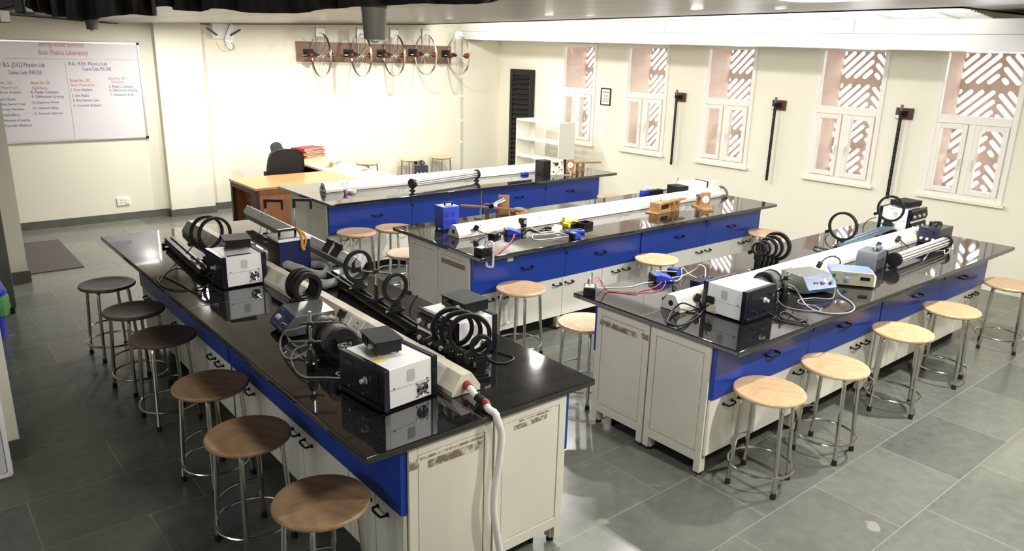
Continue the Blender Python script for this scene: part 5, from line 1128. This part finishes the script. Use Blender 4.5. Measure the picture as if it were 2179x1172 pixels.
# dark blue supplies with wire bundles
def psu(label, x, y, rz, wires=True):
    t = thing('bench_supply', label, 'power supply', (x, y, T_), rz, 'dark blue bench supplies')
    MB().box(.0, .30, -.085, .085, .014, .145).build('case', 'greyd', t, .004); MB().box(-.012, .002, -.088, .088, .01, .15).build('front_panel', 'navyd', t, .003)
    MB().box(-.014, -.011, -.055, .03, .095, .125).build('display', 'display', t)
    for y in (-.05, 0, .05): MB().lathe((-.012, y, .05), (-1, 0, 0), [(.013, 0), (.012, .016), (.003, .017)], 14).build('knob', 'knob', t)
    for xx in (.03, .27):
        for yy in (-.07, .07): MB().cyl((xx, yy, 0), (xx, yy, .016), .01, n=10).build('foot', 'rubber', t)
    if wires:
        w_ = MB()
        for k in range(4): w_.tube([(.08+.045*math.cos(a*.7+k)+.015*k, .015*k-.03+.03*math.sin(a*.7+k), .165+.028*math.sin(a*.9+k*2)) for a in range(9)], .007, 6)
        w_.build('wire_bundle', 'cablek', t); MB().rbox((.15, .05, .165), (.05, .035, .035), (0, 10, 20)).build('plug', 'blackmatte', t, .008)
    return t
psu('navy fronted supply with wire bundle on top beside the chrome rods', 7.08, 2.68, .0)
psu('navy fronted supply with wire bundle behind raceway, back bench', 5.26, 8.16, PI2-.45)
# back bench window end
bx_ = thing('dial_box', 'white faced box with black hood near window end of back bench', 'meter', (6.66, 7.46, T_), -.05)
MB().box(-.0, .11, -.09, .09, .0, .20).build('hood', 'blackmatte', bx_, .004); MB().prism([(-.08, .0), (.05, .0), (.02, .2), (-.05, .2)], 'x', .125, .37).build('sloped_panel', 'bone', bx_, .003); MB().box(.37, .385, -.095, .06, 0, .2).box(.11, .126, -.085, .06, 0, .205).build('side_cheek', 'blackmatte', bx_, .003)
MB().rbox((.235, -.073, .15), (.06, .006, .035), (-8, 0, 0)).build('display', 'display', bx_)
for x, z in ((.18, .17), (.32, .17), (.18, .05), (.32, .07), (.28, .1)): MB().cyl((x, -.07, z), (x, -.088, z), .008, n=10).build('terminal', 'greyd', bx_)
MB().tube([(.28, -.09, .09), (.2, -.11, .06), (.24, -.13, .01), (.34, -.14, .006), (.42, -.16, .01), (.4, -.1, .1)], .004, 6).build('lead', 'cablew', bx_)
p = at(1116, 372, z=T_); bb = thing('blue_adaptor', 'small blue block in front of the back bench raceway', 'adaptor', p, .1); MB().box(-.05, .05, -.03, .03, 0, .035).build('body', 'meterblue', bb, .005)
p = at(744, 411, z=T_); tpd = thing('tape_roll', 'small white tape roll with pink end by the back bench raceway', 'tape', p, .2)
MB().lathe((.03, 0, 0), (0, 0, 1), [(.045, 0), (.05, .004), (.05, .028), (.045, .032), (.03, .032), (.03, 0)], 28, True).build('roll', 'bone', tpd); MB().rbox((-.05, .01, .03), (.04, .03, .055), (0, -20, 0)).build('pink_dispenser', 'pink', tpd, .008)
p = at(1207, 345, z=T_+.12); cpw = thing('compass_disc', 'black compass disc on wooden block, window end of back bench', 'compass', (7.36, 7.66, T_), .1)
MB().box(-.06, .06, -.05, .05, 0, .11).build('block', 'bench_wood', cpw, .002); MB().lathe((0, 0, .11), (0, 0, 1), [(.06, 0), (.065, .006), (.065, .02), (.055, .024), (.002, .024)], 28).build('compass', 'greyd', cpw)
# white box and cable at the window end of the middle bench
fw_ = thing('tilted_supply', 'white box with black panel behind raceway, window end of middle bench', 'power supply', (7.12, 5.45, T_), -.15)
MB().box(-.0, .28, -.1, .1, .01, .16).build('cover', 'casew', fw_, .004); MB().box(-.16, .0, -.095, .095, .01, .13).build('black_panel', 'blackmatte', fw_, .004); MB().box(.28, .30, -.105, .105, .004, .166).build('panel_frame', 'panel', fw_, .003)
MB().prism([(-.09, .0), (.10, .0), (.10, .13), (.0, .16), (-.06, .15)], 'x', .302, .52).build('white_hood', 'race', fw_, .006)
eh = thing('end_hose', 'grey hose looping out of the window end of middle raceway', 'hose', at(1540, 412, z=T_))
q0 = Vector((7.50, 5.235, T_+.05)); MB(True).tube([q0, q0+Vector((.05, 0, .02)), q0+Vector((.09, .04, .04)), q0+Vector((.12, .0, .03)), q0+Vector((.09, -.07, -.015)), q0+Vector((.0, -.12, -.03)), q0+Vector((-.08, -.13, -.033))], .014, 12, ribs=.008).build('tube', 'coilgrey', eh)
pb2 = thing('blue_lead_set', 'blue and white meter leads behind the middle raceway, window side', 'meter', at(1375, 413, z=T_)); MB().box(-.09, .02, -.03, .03, 0, .05).build('meter_body', 'meterblue', pb2, .006); MB().box(.03, .26, -.04, .04, 0, .04).build('black_body', 'blackmatte', pb2, .005); MB().tube([(-.05, 0, .05), (0, .02, .08), (.05, 0, .055), (.1, .02, .065), (.16, 0, .05)], .008, 6).build('lead', 'cablew', pb2)
